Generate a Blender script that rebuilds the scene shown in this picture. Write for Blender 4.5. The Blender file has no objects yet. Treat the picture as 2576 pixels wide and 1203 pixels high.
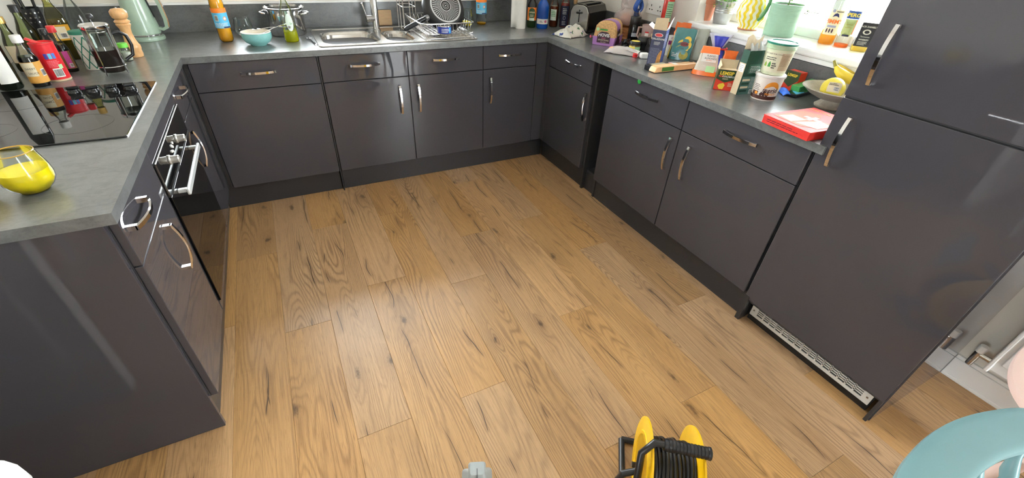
import bpy, math, random
from mathutils import Vector, Matrix
random.seed(7)
SC = bpy.context.scene
COL = SC.collection
# ---------------------------------------------------------------- camera
IMG_W, IMG_H, FPX = 2576, 1203, 1079.49
CPOS = Vector((0.45, -2.7471, 1.473))
YAW, PITCH, ROLL = 0.4951, -0.622, 0.0534
_cy, _sy, _cp, _sp, _cr, _sr = math.cos(YAW), math.sin(YAW), math.cos(PITCH), math.sin(PITCH), math.cos(ROLL), math.sin(ROLL)
FW = Vector((_sy*_cp, _cy*_cp, _sp)); _rt = Vector((_cy, -_sy, 0)); _up = _rt.cross(FW)
RT = _cr*_rt + _sr*_up; UP = -_sr*_rt + _cr*_up
cam_data = bpy.data.cameras.new('camera'); cam = bpy.data.objects.new('camera', cam_data); COL.objects.link(cam)
cam_data.sensor_fit = 'HORIZONTAL'; cam_data.sensor_width = 36.0; cam_data.lens = FPX/IMG_W*36.0
cam_data.clip_start = 0.02; cam_data.clip_end = 200
_m = Matrix((RT, UP, -FW)).transposed().to_4x4(); _m.translation = CPOS
cam.matrix_world = _m
SC.camera = cam
# ---------------------------------------------------------------- light
SC.view_settings.view_transform = 'Standard'; SC.view_settings.look = 'None'
SC.view_settings.gamma = 1.0; SC.view_settings.use_curve_mapping = False
SC.view_settings.exposure = 1.02
SC.cycles.use_denoising = True
SC.cycles.max_bounces = 12; SC.cycles.diffuse_bounces = 5; SC.cycles.glossy_bounces = 5
SC.cycles.transmission_bounces = 8; SC.cycles.transparent_max_bounces = 16
SC.cycles.sample_clamp_indirect = 6.0
world = bpy.data.worlds.new('overcast_sky'); SC.world = world; world.use_nodes = True
_bg = world.node_tree.nodes['Background']
_bg.inputs[0].default_value = (0.93, 0.97, 1.0, 1); _bg.inputs[1].default_value = 17.0
def portal(name, loc, rot, sx, sy):
    l = bpy.data.lights.new(name, 'AREA'); l.shape = 'RECTANGLE'; l.size = sx; l.size_y = sy
    l.cycles.is_portal = True
    o = bpy.data.objects.new(name, l); COL.objects.link(o); o.location = loc; o.rotation_euler = rot
    return o
portal('daylight_window', (3.12, -1.30, 1.62), (0, math.pi/2, 0), 1.06, 1.28)
portal('daylight_sink_window', (0.975, 0.70, 1.61), (math.pi/2, 0, 0), 1.75, 1.07)
portal('daylight_added_hall_window', (-3.28, -3.65, 1.51), (0, -math.pi/2, 0), 1.22, 1.5)  # sky portal for the added, out-of-view hall window
portal('daylight_patio_door', (2.25, -5.06, 1.08), (-math.pi/2, 0, 0), 0.8, 2.12)
sun_l = bpy.data.lights.new('sun', 'SUN'); sun_l.energy = 30.0; sun_l.angle = 0.009; sun_l.color = (1.0, 0.95, 0.86)
sun = bpy.data.objects.new('sun', sun_l); COL.objects.link(sun); sun.location = (4, -6, 8)
sun.rotation_euler = Vector((-0.14, 0.62, -0.77)).to_track_quat('-Z', 'Y').to_euler()
# ---------------------------------------------------------------- pixel helpers (2576 x 1203)
T = 0.892      # worktop top
SILL = 1.075   # window sill top
W = 2.136      # front plane of right-hand run
def ray(u, v): return RT*((u-IMG_W/2)/FPX) - UP*((v-IMG_H/2+0.5)/FPX) + FW
def at(u, v, x=None, y=None, z=None):
    d = ray(u, v)
    if z is not None: t = (z-CPOS.z)/d.z
    elif y is not None: t = (y-CPOS.y)/d.y
    else: t = (x-CPOS.x)/d.x
    return CPOS + d*t
def px(p):
    d = Vector(p)-CPOS; w = d.dot(FW)
    return IMG_W/2+FPX*d.dot(RT)/w, IMG_H/2-0.5-FPX*d.dot(UP)/w
def rise(p, u, v):
    """height above p at which the vertical through p passes closest to pixel (u, v)"""
    best = (1e9, 0)
    for i in range(1, 700):
        h = i*0.001; a, b = px((p[0], p[1], p[2]+h)); e = (a-u)**2+(b-v)**2
        if e < best[0]: best = (e, h)
    return best[1]
def rad(p, wpx):
    d = Vector(p)-CPOS; w = d.dot(FW)
    return wpx/2*w/FPX*math.sqrt(w/d.length)*0.97
def face_cam(p): # z rotation that turns local -Y towards the camera
    return math.atan2(CPOS.y-p[1], CPOS.x-p[0])+math.pi/2
# ---------------------------------------------------------------- materials
def lin(c):
    r = []
    for v in c[:3]:
        v /= 255.0; r.append(v/12.92 if v <= 0.04045 else ((v+0.055)/1.055)**2.4)
    return (*r, 1)
class NT:
    def __init__(s, m): s.t = m.node_tree; s.n = s.t.nodes; s.l = s.t.links
    def node(s, ty, **kw):
        n = s.n.new(ty)
        for k, v in kw.items():
            if k.startswith('i_'):
                key = k[2:]; n.inputs[int(key) if key.isdigit() else key.replace('_', ' ')].default_value = v
            else: setattr(n, k, v)
        return n
    def math(s, op, a, b=0.0, c=None):
        n = s.n.new('ShaderNodeMath'); n.operation = op
        for i, q in enumerate((a, b, c)):
            if q is None: continue
            if hasattr(q, 'links'): s.l.new(q, n.inputs[i])
            else: n.inputs[i].default_value = q
        return n.outputs[0]
    def mix(s, f, a, b, mode='MIX'):
        n = s.n.new('ShaderNodeMix'); n.data_type = 'RGBA'; n.blend_type = mode
        for i, q in ((0, f), (6, a), (7, b)):
            if hasattr(q, 'links'): s.l.new(q, n.inputs[i])
            else: n.inputs[i].default_value = q
        return n.outputs[2]
    def ramp(s, f, lo, hi):
        n = s.n.new('ShaderNodeMapRange'); n.interpolation_type = 'SMOOTHSTEP'
        n.inputs['From Min'].default_value = lo; n.inputs['From Max'].default_value = hi
        s.l.new(f, n.inputs['Value']); return n.outputs[0]
    def noise(s, vec, scale, detail=2, rough=0.5, w=None, dist=0):
        n = s.n.new('ShaderNodeTexNoise'); n.noise_dimensions = '4D' if w is not None else '3D'
        s.l.new(vec, n.inputs['Vector']); n.inputs['Scale'].default_value = scale
        n.inputs['Detail'].default_value = detail; n.inputs['Roughness'].default_value = rough
        n.inputs['Distortion'].default_value = dist
        if w is not None:
            if hasattr(w, 'links'): s.l.new(w, n.inputs['W'])
            else: n.inputs['W'].default_value = w
        return n.outputs['Fac']
MATS = {}
def mat(name, color=(200, 200, 200), rough=0.5, metal=0.0, trans=0.0, ior=1.5, var=0.06, scale=30, stretch=(1, 1, 1), bump=0.0, coat=0.0, sss=0.0, emit=0.0, spec=0.5):
    """plain surface: one colour with a faint procedural mottling"""
    if name in MATS: return MATS[name]
    m = bpy.data.materials.new(name); m.use_nodes = True; t = NT(m); b = t.n['Principled BSDF']
    b.inputs['Roughness'].default_value = rough; b.inputs['Metallic'].default_value = metal
    b.inputs['Transmission Weight'].default_value = trans; b.inputs['IOR'].default_value = ior
    b.inputs['Coat Weight'].default_value = coat; b.inputs['Specular IOR Level'].default_value = spec
    if sss: b.inputs['Subsurface Weight'].default_value = sss; b.inputs['Subsurface Radius'].default_value = (0.02, 0.012, 0.006)
    c = lin(color)
    tc = t.node('ShaderNodeTexCoord'); mp = t.node('ShaderNodeMapping'); mp.inputs['Scale'].default_value = stretch
    t.l.new(tc.outputs['Object'], mp.inputs['Vector'])
    f = t.noise(mp.outputs[0], scale, 3)
    d = tuple(max(0, x*(1-var*2.2)) for x in c[:3])+(1,); e = tuple(min(1, x*(1+var*2.2)) for x in c[:3])+(1,)
    t.l.new(t.mix(f, d, e), b.inputs['Base Color'])
    if bump:
        bn = t.node('ShaderNodeBump'); bn.inputs['Strength'].default_value = bump; bn.inputs['Distance'].default_value = 0.004
        t.l.new(f, bn.inputs['Height']); t.l.new(bn.outputs[0], b.inputs['Normal'])
    MATS[name] = m; return m
def glass(name, tint=(255, 255, 255), refl=1.0, rough=0.02):
    """thin-walled clear glass or film: tinted see-through layer with a Fresnel mirror over it"""
    if name in MATS: return MATS[name]
    m = bpy.data.materials.new(name); m.use_nodes = True; t = NT(m); t.n.remove(t.n['Principled BSDF'])
    tr = t.node('ShaderNodeBsdfTransparent'); tr.inputs[0].default_value = lin(tint)
    gl = t.node('ShaderNodeBsdfGlossy'); gl.inputs['Roughness'].default_value = rough
    lw = t.node('ShaderNodeFresnel'); lw.inputs['IOR'].default_value = 1.5
    tc = t.node('ShaderNodeTexCoord'); f = t.noise(tc.outputs['Object'], 14, 1)
    k = t.math('MULTIPLY', lw.outputs[0], t.math('ADD', t.math('MULTIPLY', f, 0.5*refl), 0.9*refl))
    mx = t.node('ShaderNodeMixShader'); t.l.new(k, mx.inputs[0]); t.l.new(tr.outputs[0], mx.inputs[1]); t.l.new(gl.outputs[0], mx.inputs[2])
    t.l.new(mx.outputs[0], t.n['Material Output'].inputs['Surface'])
    MATS[name] = m; return m
def liquid(name, color, rough=0.1, clear=0.6):
    """coloured drink seen through glass: half see-through, half cloudy"""
    if name in MATS: return MATS[name]
    m = bpy.data.materials.new(name); m.use_nodes = True; t = NT(m); b = t.n['Principled BSDF']
    b.inputs['Base Color'].default_value = lin(color); b.inputs['Roughness'].default_value = rough
    tr = t.node('ShaderNodeBsdfTransparent'); tr.inputs[0].default_value = lin([c*0.5+127 for c in color])
    tl = t.node('ShaderNodeBsdfTranslucent'); tl.inputs[0].default_value = lin(color)
    m1 = t.node('ShaderNodeMixShader'); m1.inputs[0].default_value = 0.5; t.l.new(b.outputs[0], m1.inputs[1]); t.l.new(tl.outputs[0], m1.inputs[2])
    m2 = t.node('ShaderNodeMixShader'); m2.inputs[0].default_value = clear; t.l.new(m1.outputs[0], m2.inputs[1]); t.l.new(tr.outputs[0], m2.inputs[2])
    t.l.new(m2.outputs[0], t.n['Material Output'].inputs['Surface'])
    MATS[name] = m; return m
def film(name, color, clear=0.5, rough=0.15):
    """crinkly plastic film, partly see-through"""
    if name in MATS: return MATS[name]
    m = bpy.data.materials.new(name); m.use_nodes = True; t = NT(m); b = t.n['Principled BSDF']
    b.inputs['Base Color'].default_value = lin(color); b.inputs['Roughness'].default_value = rough
    tc = t.node('ShaderNodeTexCoord'); f = t.noise(tc.outputs['Object'], 45, 3, 0.6, dist=1.0)
    bn = t.node('ShaderNodeBump'); bn.inputs['Strength'].default_value = 0.6; bn.inputs['Distance'].default_value = 0.006
    t.l.new(f, bn.inputs['Height']); t.l.new(bn.outputs[0], b.inputs['Normal'])
    tr = t.node('ShaderNodeBsdfTransparent'); mx = t.node('ShaderNodeMixShader'); mx.inputs[0].default_value = clear
    t.l.new(b.outputs[0], mx.inputs[1]); t.l.new(tr.outputs[0], mx.inputs[2]); t.l.new(mx.outputs[0], t.n['Material Output'].inputs['Surface'])
    MATS[name] = m; return m
def oak_material():
    m = bpy.data.materials.new('oak_laminate'); m.use_nodes = True; t = NT(m); b = t.n['Principled BSDF']
    tc = t.node('ShaderNodeTexCoord'); oi = t.node('ShaderNodeObjectInfo'); rnd = oi.outputs['Random']
    def mp(sx, sy):
        n = t.node('ShaderNodeMapping'); n.inputs['Scale'].default_value = (sx, sy, 1); t.l.new(tc.outputs['Object'], n.inputs['Vector']); return n.outputs[0]
    w1 = t.math('MULTIPLY', rnd, 61.0); w2 = t.math('MULTIPLY', rnd, 37.0)
    sep = t.node('ShaderNodeSeparateXYZ'); t.l.new(tc.outputs['Object'], sep.inputs[0])
    # knots: a few per plank, gated by the cell's own random value
    kx = t.node('ShaderNodeCombineXYZ')
    wob = t.noise(mp(1, 0.5), 9, 2, 0.5, w=w2)
    t.l.new(t.math('ADD', t.math('MULTIPLY', sep.outputs[0], 7.0), t.math('ADD', t.math('MULTIPLY', rnd, 91.0), t.math('MULTIPLY', wob, 0.5))), kx.inputs[0])
    t.l.new(t.math('ADD', t.math('MULTIPLY', sep.outputs[1], 2.6), t.math('MULTIPLY', rnd, 53.0)), kx.inputs[1])
    vo = t.node('ShaderNodeTexVoronoi'); vo.voronoi_dimensions = '2D'; vo.inputs['Scale'].default_value = 1.0; t.l.new(kx.outputs[0], vo.inputs['Vector'])
    vsep = t.node('ShaderNodeSeparateColor'); t.l.new(vo.outputs['Color'], vsep.inputs[0])
    gate = t.ramp(vsep.outputs[0], 0.70, 0.74); size = t.math('ADD', t.math('MULTIPLY', vsep.outputs[1], 0.9), 0.5)
    jig = t.noise(mp(1, 0.6), 55, 3, 0.65, w=w2)
    dist = t.math('DIVIDE', vo.outputs['Distance'], size)
    kd = t.math('ADD', dist, t.math('MULTIPLY', t.math('SUBTRACT', jig, 0.5), 0.20))
    knot = t.math('MULTIPLY', t.math('SUBTRACT', 1.0, t.ramp(kd, 0.0, 0.10)), gate)
    # cathedral rings, bent round the knots
    n1 = t.noise(mp(1, 0.10), 4.6, 2, 0.45, w=w1)
    near = t.math('MULTIPLY', t.math('SUBTRACT', 1.0, t.ramp(dist, 0.02, 0.5)), gate)
    phase = t.math('ADD', t.math('MULTIPLY', n1, 360.0), t.math('MULTIPLY', near, 14.0))
    phase = t.math('ADD', phase, t.math('MULTIPLY', t.noise(mp(1, 0.2), 48, 3, 0.65, w=w2), 3.4))
    ring = t.math('POWER', t.math('ADD', t.math('MULTIPLY', t.math('SINE', phase), 0.5), 0.5), 2.6)
    ringm = t.ramp(t.noise(mp(1, 0.3), 4.0, 2, 0.5, w=t.math('MULTIPLY', rnd, 13.0)), 0.35, 0.62)
    ring = t.math('MULTIPLY', ring, t.math('ADD', t.math('MULTIPLY', ringm, 0.85), 0.15))
    # fibres
    fib = t.noise(mp(1, 0.018), 420, 2, 0.65, w=w1)
    pore = t.ramp(t.noise(mp(1, 0.035), 520, 1, 0.5, w=w2), 0.62, 0.72)
    tone = t.noise(mp(1, 0.22), 4.5, 2, 0.5, w=w2)
    # long dark cracks: two wandering hairlines per plank, fading in and out along it
    def wander(k, amp):
        yv = t.node('ShaderNodeCombineXYZ'); t.l.new(t.math('MULTIPLY', sep.outputs[1], 1.0), yv.inputs[1]); t.l.new(t.math('MULTIPLY', rnd, 71.0+k), yv.inputs[0])
        base = t.math('MULTIPLY', t.math('SUBTRACT', t.math('FRACT', t.math('MULTIPLY', rnd, 11.7+k)), 0.5), 0.13)
        off = t.math('MULTIPLY', t.math('SUBTRACT', t.noise(yv.outputs[0], 2.0, 2, 0.4), 0.5), amp)
        wid = t.ramp(t.noise(yv.outputs[0], 3.0, 2, 0.5, w=3.3+k), 0.50, 0.68)
        dd = t.math('ABSOLUTE', t.math('SUBTRACT', sep.outputs[0], t.math('ADD', base, off)))
        edge = t.math('ADD', t.math('MULTIPLY', wid, 0.0030), 0.0004)
        return t.math('MULTIPLY', t.math('SUBTRACT', 1.0, t.ramp(t.math('DIVIDE', dd, edge), 0.25, 1.1)), t.ramp(wid, 0.05, 0.4)), t.math('MULTIPLY', t.math('SUBTRACT', 1.0, t.ramp(dd, 0.001, 0.022)), t.ramp(wid, 0.0, 0.5))
    c1, h1_ = wander(0.0, 0.16); c2, h2_ = wander(5.0, 0.11)
    crack = t.math('MAXIMUM', c1, c2); halo = t.math('MAXIMUM', h1_, h2_)
    line = t.ramp(t.noise(mp(1, 0.006), 150, 2, 0.7, w=w2), 0.50, 0.72)
    # saw marks across the grain
    saw = t.ramp(t.noise(mp(0.12, 1), 95, 1, 0.5, w=w1), 0.6, 0.75)
    sawm = t.ramp(t.noise(mp(1, 0.5), 6, 1, 0.5, w=w2), 0.55, 0.7)
    light, mid, dark, black = lin((198, 156, 104)), lin((170, 127, 78)), lin((102, 70, 40)), lin((50, 35, 25))
    col = t.mix(tone, mid, light)
    col = t.mix(t.math('MULTIPLY', ring, 0.52), col, dark)
    col = t.mix(t.math('MULTIPLY', line, 0.30), col, dark)
    col = t.mix(t.math('MULTIPLY', halo, 0.28), col, dark)
    col = t.mix(t.math('MULTIPLY', t.math('SUBTRACT', 0.72, fib), 0.85), col, dark)
    col = t.mix(t.math('MULTIPLY', pore, 0.58), col, dark)
    col = t.mix(t.math('MULTIPLY', t.math('MULTIPLY', saw, sawm), 0.18), col, light)
    col = t.mix(t.math('MULTIPLY', near, 0.25), col, dark)
    col = t.mix(t.math('MULTIPLY', knot, 0.72), col, black)
    col = t.mix(t.math('MULTIPLY', crack, 0.85), col, black)
    hs = t.node('ShaderNodeHueSaturation'); t.l.new(col, hs.inputs['Color'])
    t.l.new(t.math('ADD', t.math('MULTIPLY', t.math('FRACT', t.math('MULTIPLY', rnd, 7.31)), 0.22), 0.89), hs.inputs['Value'])
    t.l.new(t.math('ADD', t.math('MULTIPLY', t.math('FRACT', t.math('MULTIPLY', rnd, 3.77)), 0.2), 0.82), hs.inputs['Saturation'])
    t.l.new(hs.outputs[0], b.inputs['Base Color'])
    t.l.new(t.math('ADD', t.math('MULTIPLY', fib, 0.12), 0.26), b.inputs['Roughness'])
    h = t.math('SUBTRACT', t.math('MULTIPLY', fib, 0.35), t.math('ADD', t.math('MULTIPLY', crack, 0.8), t.math('MULTIPLY', pore, 0.4)))
    bn = t.node('ShaderNodeBump'); bn.inputs['Strength'].default_value = 0.16; bn.inputs['Distance'].default_value = 0.0015
    t.l.new(h, bn.inputs['Height']); t.l.new(bn.outputs[0], b.inputs['Normal'])
    return m
def gloss_front_material():
    m = bpy.data.materials.new('dark_gloss_laminate'); m.use_nodes = True; t = NT(m); b = t.n['Principled BSDF']
    tc = t.node('ShaderNodeTexCoord')
    f = t.noise(tc.outputs['Object'], 4, 3); s = t.ramp(t.noise(tc.outputs['Object'], 9, 4, 0.7), 0.55, 0.8)
    t.l.new(t.mix(f, lin((62, 60, 65)), lin((68, 66, 70))), b.inputs['Base Color'])
    t.l.new(t.math('ADD', t.math('MULTIPLY', s, 0.035), 0.018), b.inputs['Roughness'])
    b.inputs['IOR'].default_value = 1.52
    bn = t.node('ShaderNodeBump'); bn.inputs['Strength'].default_value = 0.003; bn.inputs['Distance'].default_value = 0.001
    t.l.new(t.noise(tc.outputs['Object'], 140, 2), bn.inputs['Height']); t.l.new(bn.outputs[0], b.inputs['Normal'])
    return m
def stone_material(name, c0, c1, c2, c3, rough):
    m = bpy.data.materials.new(name); m.use_nodes = True; t = NT(m); b = t.n['Principled BSDF']
    tc = t.node('ShaderNodeTexCoord'); v = tc.outputs['Object']
    a = t.ramp(t.noise(v, 9, 6, 0.7, dist=0.8), 0.32, 0.68); g = t.noise(v, 95, 4, 0.7); sp = t.ramp(t.noise(v, 170, 3, 0.6), 0.60, 0.70)
    st = t.node('ShaderNodeMapping'); st.inputs['Scale'].default_value = (7, 18, 18); st.inputs['Rotation'].default_value = (0, 0, 0.5); t.l.new(v, st.inputs['Vector'])
    ve = t.ramp(t.noise(st.outputs[0], 1.6, 5, 0.75, dist=1.0), 0.50, 0.66)
    col = t.mix(a, lin(c0), lin(c1)); col = t.mix(t.math('MULTIPLY', g, 0.6), col, lin(c2)); col = t.mix(t.math('MULTIPLY', ve, 0.34), col, lin(c3)); col = t.mix(t.math('MULTIPLY', sp, 0.18), col, lin(c3))
    b.inputs['Coat Weight'].default_value = 0.8; b.inputs['Coat Roughness'].default_value = 0.2
    t.l.new(col, b.inputs['Base Color']); t.l.new(t.math('ADD', t.math('MULTIPLY', g, 0.10), rough), b.inputs['Roughness'])
    bn = t.node('ShaderNodeBump'); bn.inputs['Strength'].default_value = 0.02; bn.inputs['Distance'].default_value = 0.001
    t.l.new(g, bn.inputs['Height']); t.l.new(bn.outputs[0], b.inputs['Normal'])
    return m
OAK = oak_material(); GLOSS = gloss_front_material()
STONE = stone_material('slate_laminate', (56, 59, 59), (91, 94, 94), (126, 128, 127), (50, 52, 52), 0.36)
UPST = stone_material('slate_upstand', (60, 62, 63), (80, 82, 83), (112, 114, 115), (40, 41, 42), 0.36)
WHITE = mat('white_paint', (226, 223, 216), 0.55, var=0.02, scale=3)
WALLP = mat('wall_paint', (219, 214, 204), 0.8, var=0.02, scale=4, bump=0.03)
GLOSSW = mat('white_gloss_paint', (232, 232, 230), 0.25, var=0.02, scale=5)
CHROME = mat('chrome', (226, 226, 228), 0.06, 1.0, var=0.03, scale=6)
STEEL = mat('brushed_steel', (186, 184, 180), 0.24, 1.0, var=0.08, scale=60, stretch=(1, 12, 12))
STEELB = mat('sink_steel', (196, 192, 186), 0.2, 1.0, var=0.06, scale=40, bump=0.01)
WIRE = mat('rack_wire', (216, 216, 216), 0.22, 1.0, var=0.05)
PLINTH = mat('plinth_laminate', (50, 49, 51), 0.28, var=0.05, scale=8)
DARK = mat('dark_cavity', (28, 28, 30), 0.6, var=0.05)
BLACKP = mat('black_plastic', (22, 22, 24), 0.35, var=0.08)
BLKGL = mat('black_glass', (7, 7, 8), 0.025, var=0.05, ior=1.55)
CLEAR = glass('clear_glass', (242, 247, 244), 0.75); PANE = glass('window_pane', (250, 252, 252))
PAPER = mat('white_paper', (232, 230, 224), 0.6, var=0.03); CREAM = mat('cream_paper', (226, 212, 180), 0.6, var=0.05)
INKW = mat('white_ink', (236, 236, 232), 0.6, var=0.02); INKK = mat('black_ink', (24, 22, 24), 0.6, var=0.02)
CARD = mat('raw_card', (200, 180, 148), 0.75, var=0.06, scale=60)
# ---------------------------------------------------------------- mesh helpers
class MB:
    def __init__(s): s.v = []; s.f = []
    def add(s, vs, fs, M=None):
        o = len(s.v)
        for p in vs:
            p = Vector(p); s.v.append(M @ p if M is not None else p)
        s.f += [tuple(i+o for i in f) for f in fs]; return s
    def box(s, x0, x1, y0, y1, z0, z1, M=None):
        vs = [(x, y, z) for z in (z0, z1) for y in (y0, y1) for x in (x0, x1)]
        return s.add(vs, [(0, 2, 3, 1), (4, 5, 7, 6), (0, 1, 5, 4), (2, 6, 7, 3), (0, 4, 6, 2), (1, 3, 7, 5)], M)
    def lathe(s, prof, n=24, M=None, sq=0.0, flute=0, fl=0.0):
        vs = []; fs = []
        for r, z in prof:
            for i in range(n):
                a = 2*math.pi*i/n; rr = r
                if sq: e = max(abs(math.cos(a)), abs(math.sin(a))); rr = r*((1-sq)+sq/e*0.93)
                if flute: rr *= 1+fl*math.cos(flute*a)
                vs.append((rr*math.cos(a), rr*math.sin(a), z))
        for k in range(len(prof)-1):
            for i in range(n):
                j = (i+1) % n; fs.append((k*n+i, k*n+j, (k+1)*n+j, (k+1)*n+i))
        if prof[0][0] > 1e-6: fs.append(tuple(range(n-1, -1, -1))) if len(prof[0]) == 2 and s.cap0 else None
        if prof[-1][0] > 1e-6: fs.append(tuple((len(prof)-1)*n+i for i in range(n))) if s.cap1 else None
        return s.add(vs, [f for f in fs if f], M)
    cap0 = True; cap1 = True
    def open(s, c0=True, c1=False): s.cap0 = c0; s.cap1 = c1; return s
    def tube(s, pts, r, n=8, M=None, closed=False):
        pts = [Vector(p) for p in pts]; vs = []; fs = []; prev = None; m = len(pts)
        for k, p in enumerate(pts):
            if closed: tg = pts[(k+1) % m]-pts[k-1]
            else: tg = pts[min(k+1, m-1)]-pts[max(k-1, 0)]
            tg.normalize()
            if prev is None: a = tg.orthogonal().normalized()
            else:
                a = prev-tg*prev.dot(tg)
                a = a.normalized() if a.length > 1e-6 else tg.orthogonal().normalized()
            prev = a; b = tg.cross(a); rr = r[k] if isinstance(r, (list, tuple)) else r
            for i in range(n):
                an = 2*math.pi*i/n; vs.append(p+a*(rr*math.cos(an))+b*(rr*math.sin(an)))
        for k in range(m if closed else m-1):
            q = (k+1) % m
            for i in range(n):
                j = (i+1) % n; fs.append((k*n+i, k*n+j, q*n+j, q*n+i))
        if not closed: fs.append(tuple(range(n-1, -1, -1))); fs.append(tuple((m-1)*n+i for i in range(n)))
        return s.add(vs, fs, M)
    def grid(s, fn, nu, nv, M=None):
        vs = [fn(i/nu, j/nv) for j in range(nv+1) for i in range(nu+1)]
        return s.add(vs, [(j*(nu+1)+i, j*(nu+1)+i+1, (j+1)*(nu+1)+i+1, (j+1)*(nu+1)+i) for j in range(nv) for i in range(nu)], M)
    def loft(s, loops, M=None, cap0=False, cap1=False):
        n = len(loops[0]); vs = [p for l in loops for p in l]; fs = []
        for k in range(len(loops)-1):
            for i in range(n):
                j = (i+1) % n; fs.append((k*n+i, k*n+j, (k+1)*n+j, (k+1)*n+i))
        if cap0: fs.append(tuple(range(n-1, -1, -1)))
        if cap1: fs.append(tuple((len(loops)-1)*n+i for i in range(n)))
        return s.add(vs, fs, M)
    def prism(s, poly, z0, z1, M=None):
        n = len(poly); vs = [(x, y, z0) for x, y in poly]+[(x, y, z1) for x, y in poly]
        return s.add(vs, [tuple(range(n-1, -1, -1)), tuple(range(n, 2*n))]+[(i, (i+1) % n, n+(i+1) % n, n+i) for i in range(n)], M)
def rrect(cx, cy, hx, hy, r, z, k=5):
    out = []
    for sx, sy, a0 in ((1, 1, 0), (-1, 1, 90), (-1, -1, 180), (1, -1, 270)):
        for i in range(k+1):
            a = math.radians(a0+90*i/k); out.append((cx+sx*(hx-r)+r*math.cos(a), cy+sy*(hy-r)+r*math.sin(a), z))
    return out
def link(o, parent=None):
    COL.objects.link(o)
    if parent is not None: o.parent = parent
    return o
def setp(o, label=None, cat=None, group=None, kind=None):
    for k, v in (('label', label), ('category', cat), ('group', group), ('kind', kind)):
        if v: o[k] = v
    return o
MW = {}
def mesh_of(name, mb, m, smooth=False, inv=None):
    me = bpy.data.meshes.new(name)
    vs = [(inv @ p) for p in mb.v] if inv is not None else mb.v
    me.from_pydata([tuple(p) for p in vs], [], mb.f); me.materials.append(m); me.update()
    if smooth:
        for p in me.polygons: p.use_smooth = True
        me.set_sharp_from_angle(angle=math.radians(42))
    return me
def part(name, mb, m, parent, smooth=False, bevel=0, world=False, label=None, kind=None, solid=0, sub=0):
    """one mesh object; world=True: vertices are given in room coordinates"""
    inv = MW[parent.name].inverted() if (world and parent is not None) else None
    o = bpy.data.objects.new(name, mesh_of(name, mb, m, smooth, inv)); link(o, parent)
    if parent is not None: MW[o.name] = MW[parent.name]
    else: MW[o.name] = Matrix.Identity(4)
    if bevel:
        b = o.modifiers.new('bevel', 'BEVEL'); b.width = bevel; b.segments = 2; b.limit_method = 'ANGLE'; b.angle_limit = math.radians(50)
    if solid: q = o.modifiers.new('solid', 'SOLIDIFY'); q.thickness = solid; q.offset = -1
    if sub: q = o.modifiers.new('subd', 'SUBSURF'); q.levels = sub; q.render_levels = sub
    setp(o, label, kind=kind); return o
def thing(name, label, cat, loc=(0, 0, 0), rz=0.0, group=None):
    o = bpy.data.objects.new(name, None); o.empty_display_size = 0.05; link(o); o.location = loc; o.rotation_euler = (0, 0, rz)
    MW[o.name] = Matrix.Translation(Vector(loc)) @ Matrix.Rotation(rz, 4, 'Z')
    return setp(o, label, cat, group)
def solo(name, mb, m, label, cat, group=None, loc=None, rz=0.0, **kw):
    """a thing that is one mesh, vertices local to loc"""
    o = part(name, mb, m, None, **kw); setp(o, label, cat, group)
    if loc is not None: o.location = loc; o.rotation_euler = (0, 0, rz)
    return o
def struct(name, mb, m, parent=None, **kw):
    o = part(name, mb, m, parent, **kw)
    if parent is None: o['kind'] = 'structure'
    return o
TXT = {}
def text_mesh(s, size, bold=0.0, shear=0.0, space=1.0):
    key = (s, size, bold, shear, space)
    if key not in TXT:
        c = bpy.data.curves.new('t', 'FONT'); c.body = s; c.size = size; c.align_x = 'CENTER'; c.align_y = 'CENTER'; c.resolution_u = 2
        c.offset = bold*size; c.shear = shear; c.space_character = space; c.fill_mode = 'FRONT'
        o = bpy.data.objects.new('t', c); me = bpy.data.meshes.new_from_object(o)
        TXT[key] = ([tuple(v.co) for v in me.vertices], [tuple(p.vertices) for p in me.polygons])
        bpy.data.objects.remove(o); bpy.data.curves.remove(c); bpy.data.meshes.remove(me)
    return TXT[key]
def plane_fn(o, ax, ay):
    o, ax, ay = Vector(o), Vector(ax).normalized(), Vector(ay).normalized(); n = ax.cross(ay)
    return lambda u, v, h=0: o+ax*u+ay*v+n*h
def cyl_fn(rfn, zc, a0=0.0):
    """wrap on an upright body of revolution; angle 0 is local -Y"""
    def f(u, v, h=0):
        z = zc+v; r = (rfn(z) if callable(rfn) else rfn)
        a = a0+u/max(r, 1e-4); r += h
        return Vector((r*math.sin(a), -r*math.cos(a), z))
    return f
def lettering(s, size, fn, m, parent, u=0, v=0, h=0.0009, bold=0.0, rot=0.0, shear=0.0, world=False, space=1.0, name='lettering'):
    vs, fs = text_mesh(s, size, bold, shear, space); b = MB(); c, d = math.cos(rot), math.sin(rot)
    b.add([fn(u+x*c-y*d, v+x*d+y*c, h) for x, y, _ in vs], fs)
    return part(name, b, m, parent, world=world)
def patch(fn, u0, u1, v0, v1, m, parent, name='printed_label', h=0.0005, nu=10, nv=2, world=False, label=None):
    b = MB(); b.grid(lambda a, c: fn(u0+(u1-u0)*a, v0+(v1-v0)*c, h), nu, nv)
    return part(name, b, m, parent, smooth=True, world=world, label=label)
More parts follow.
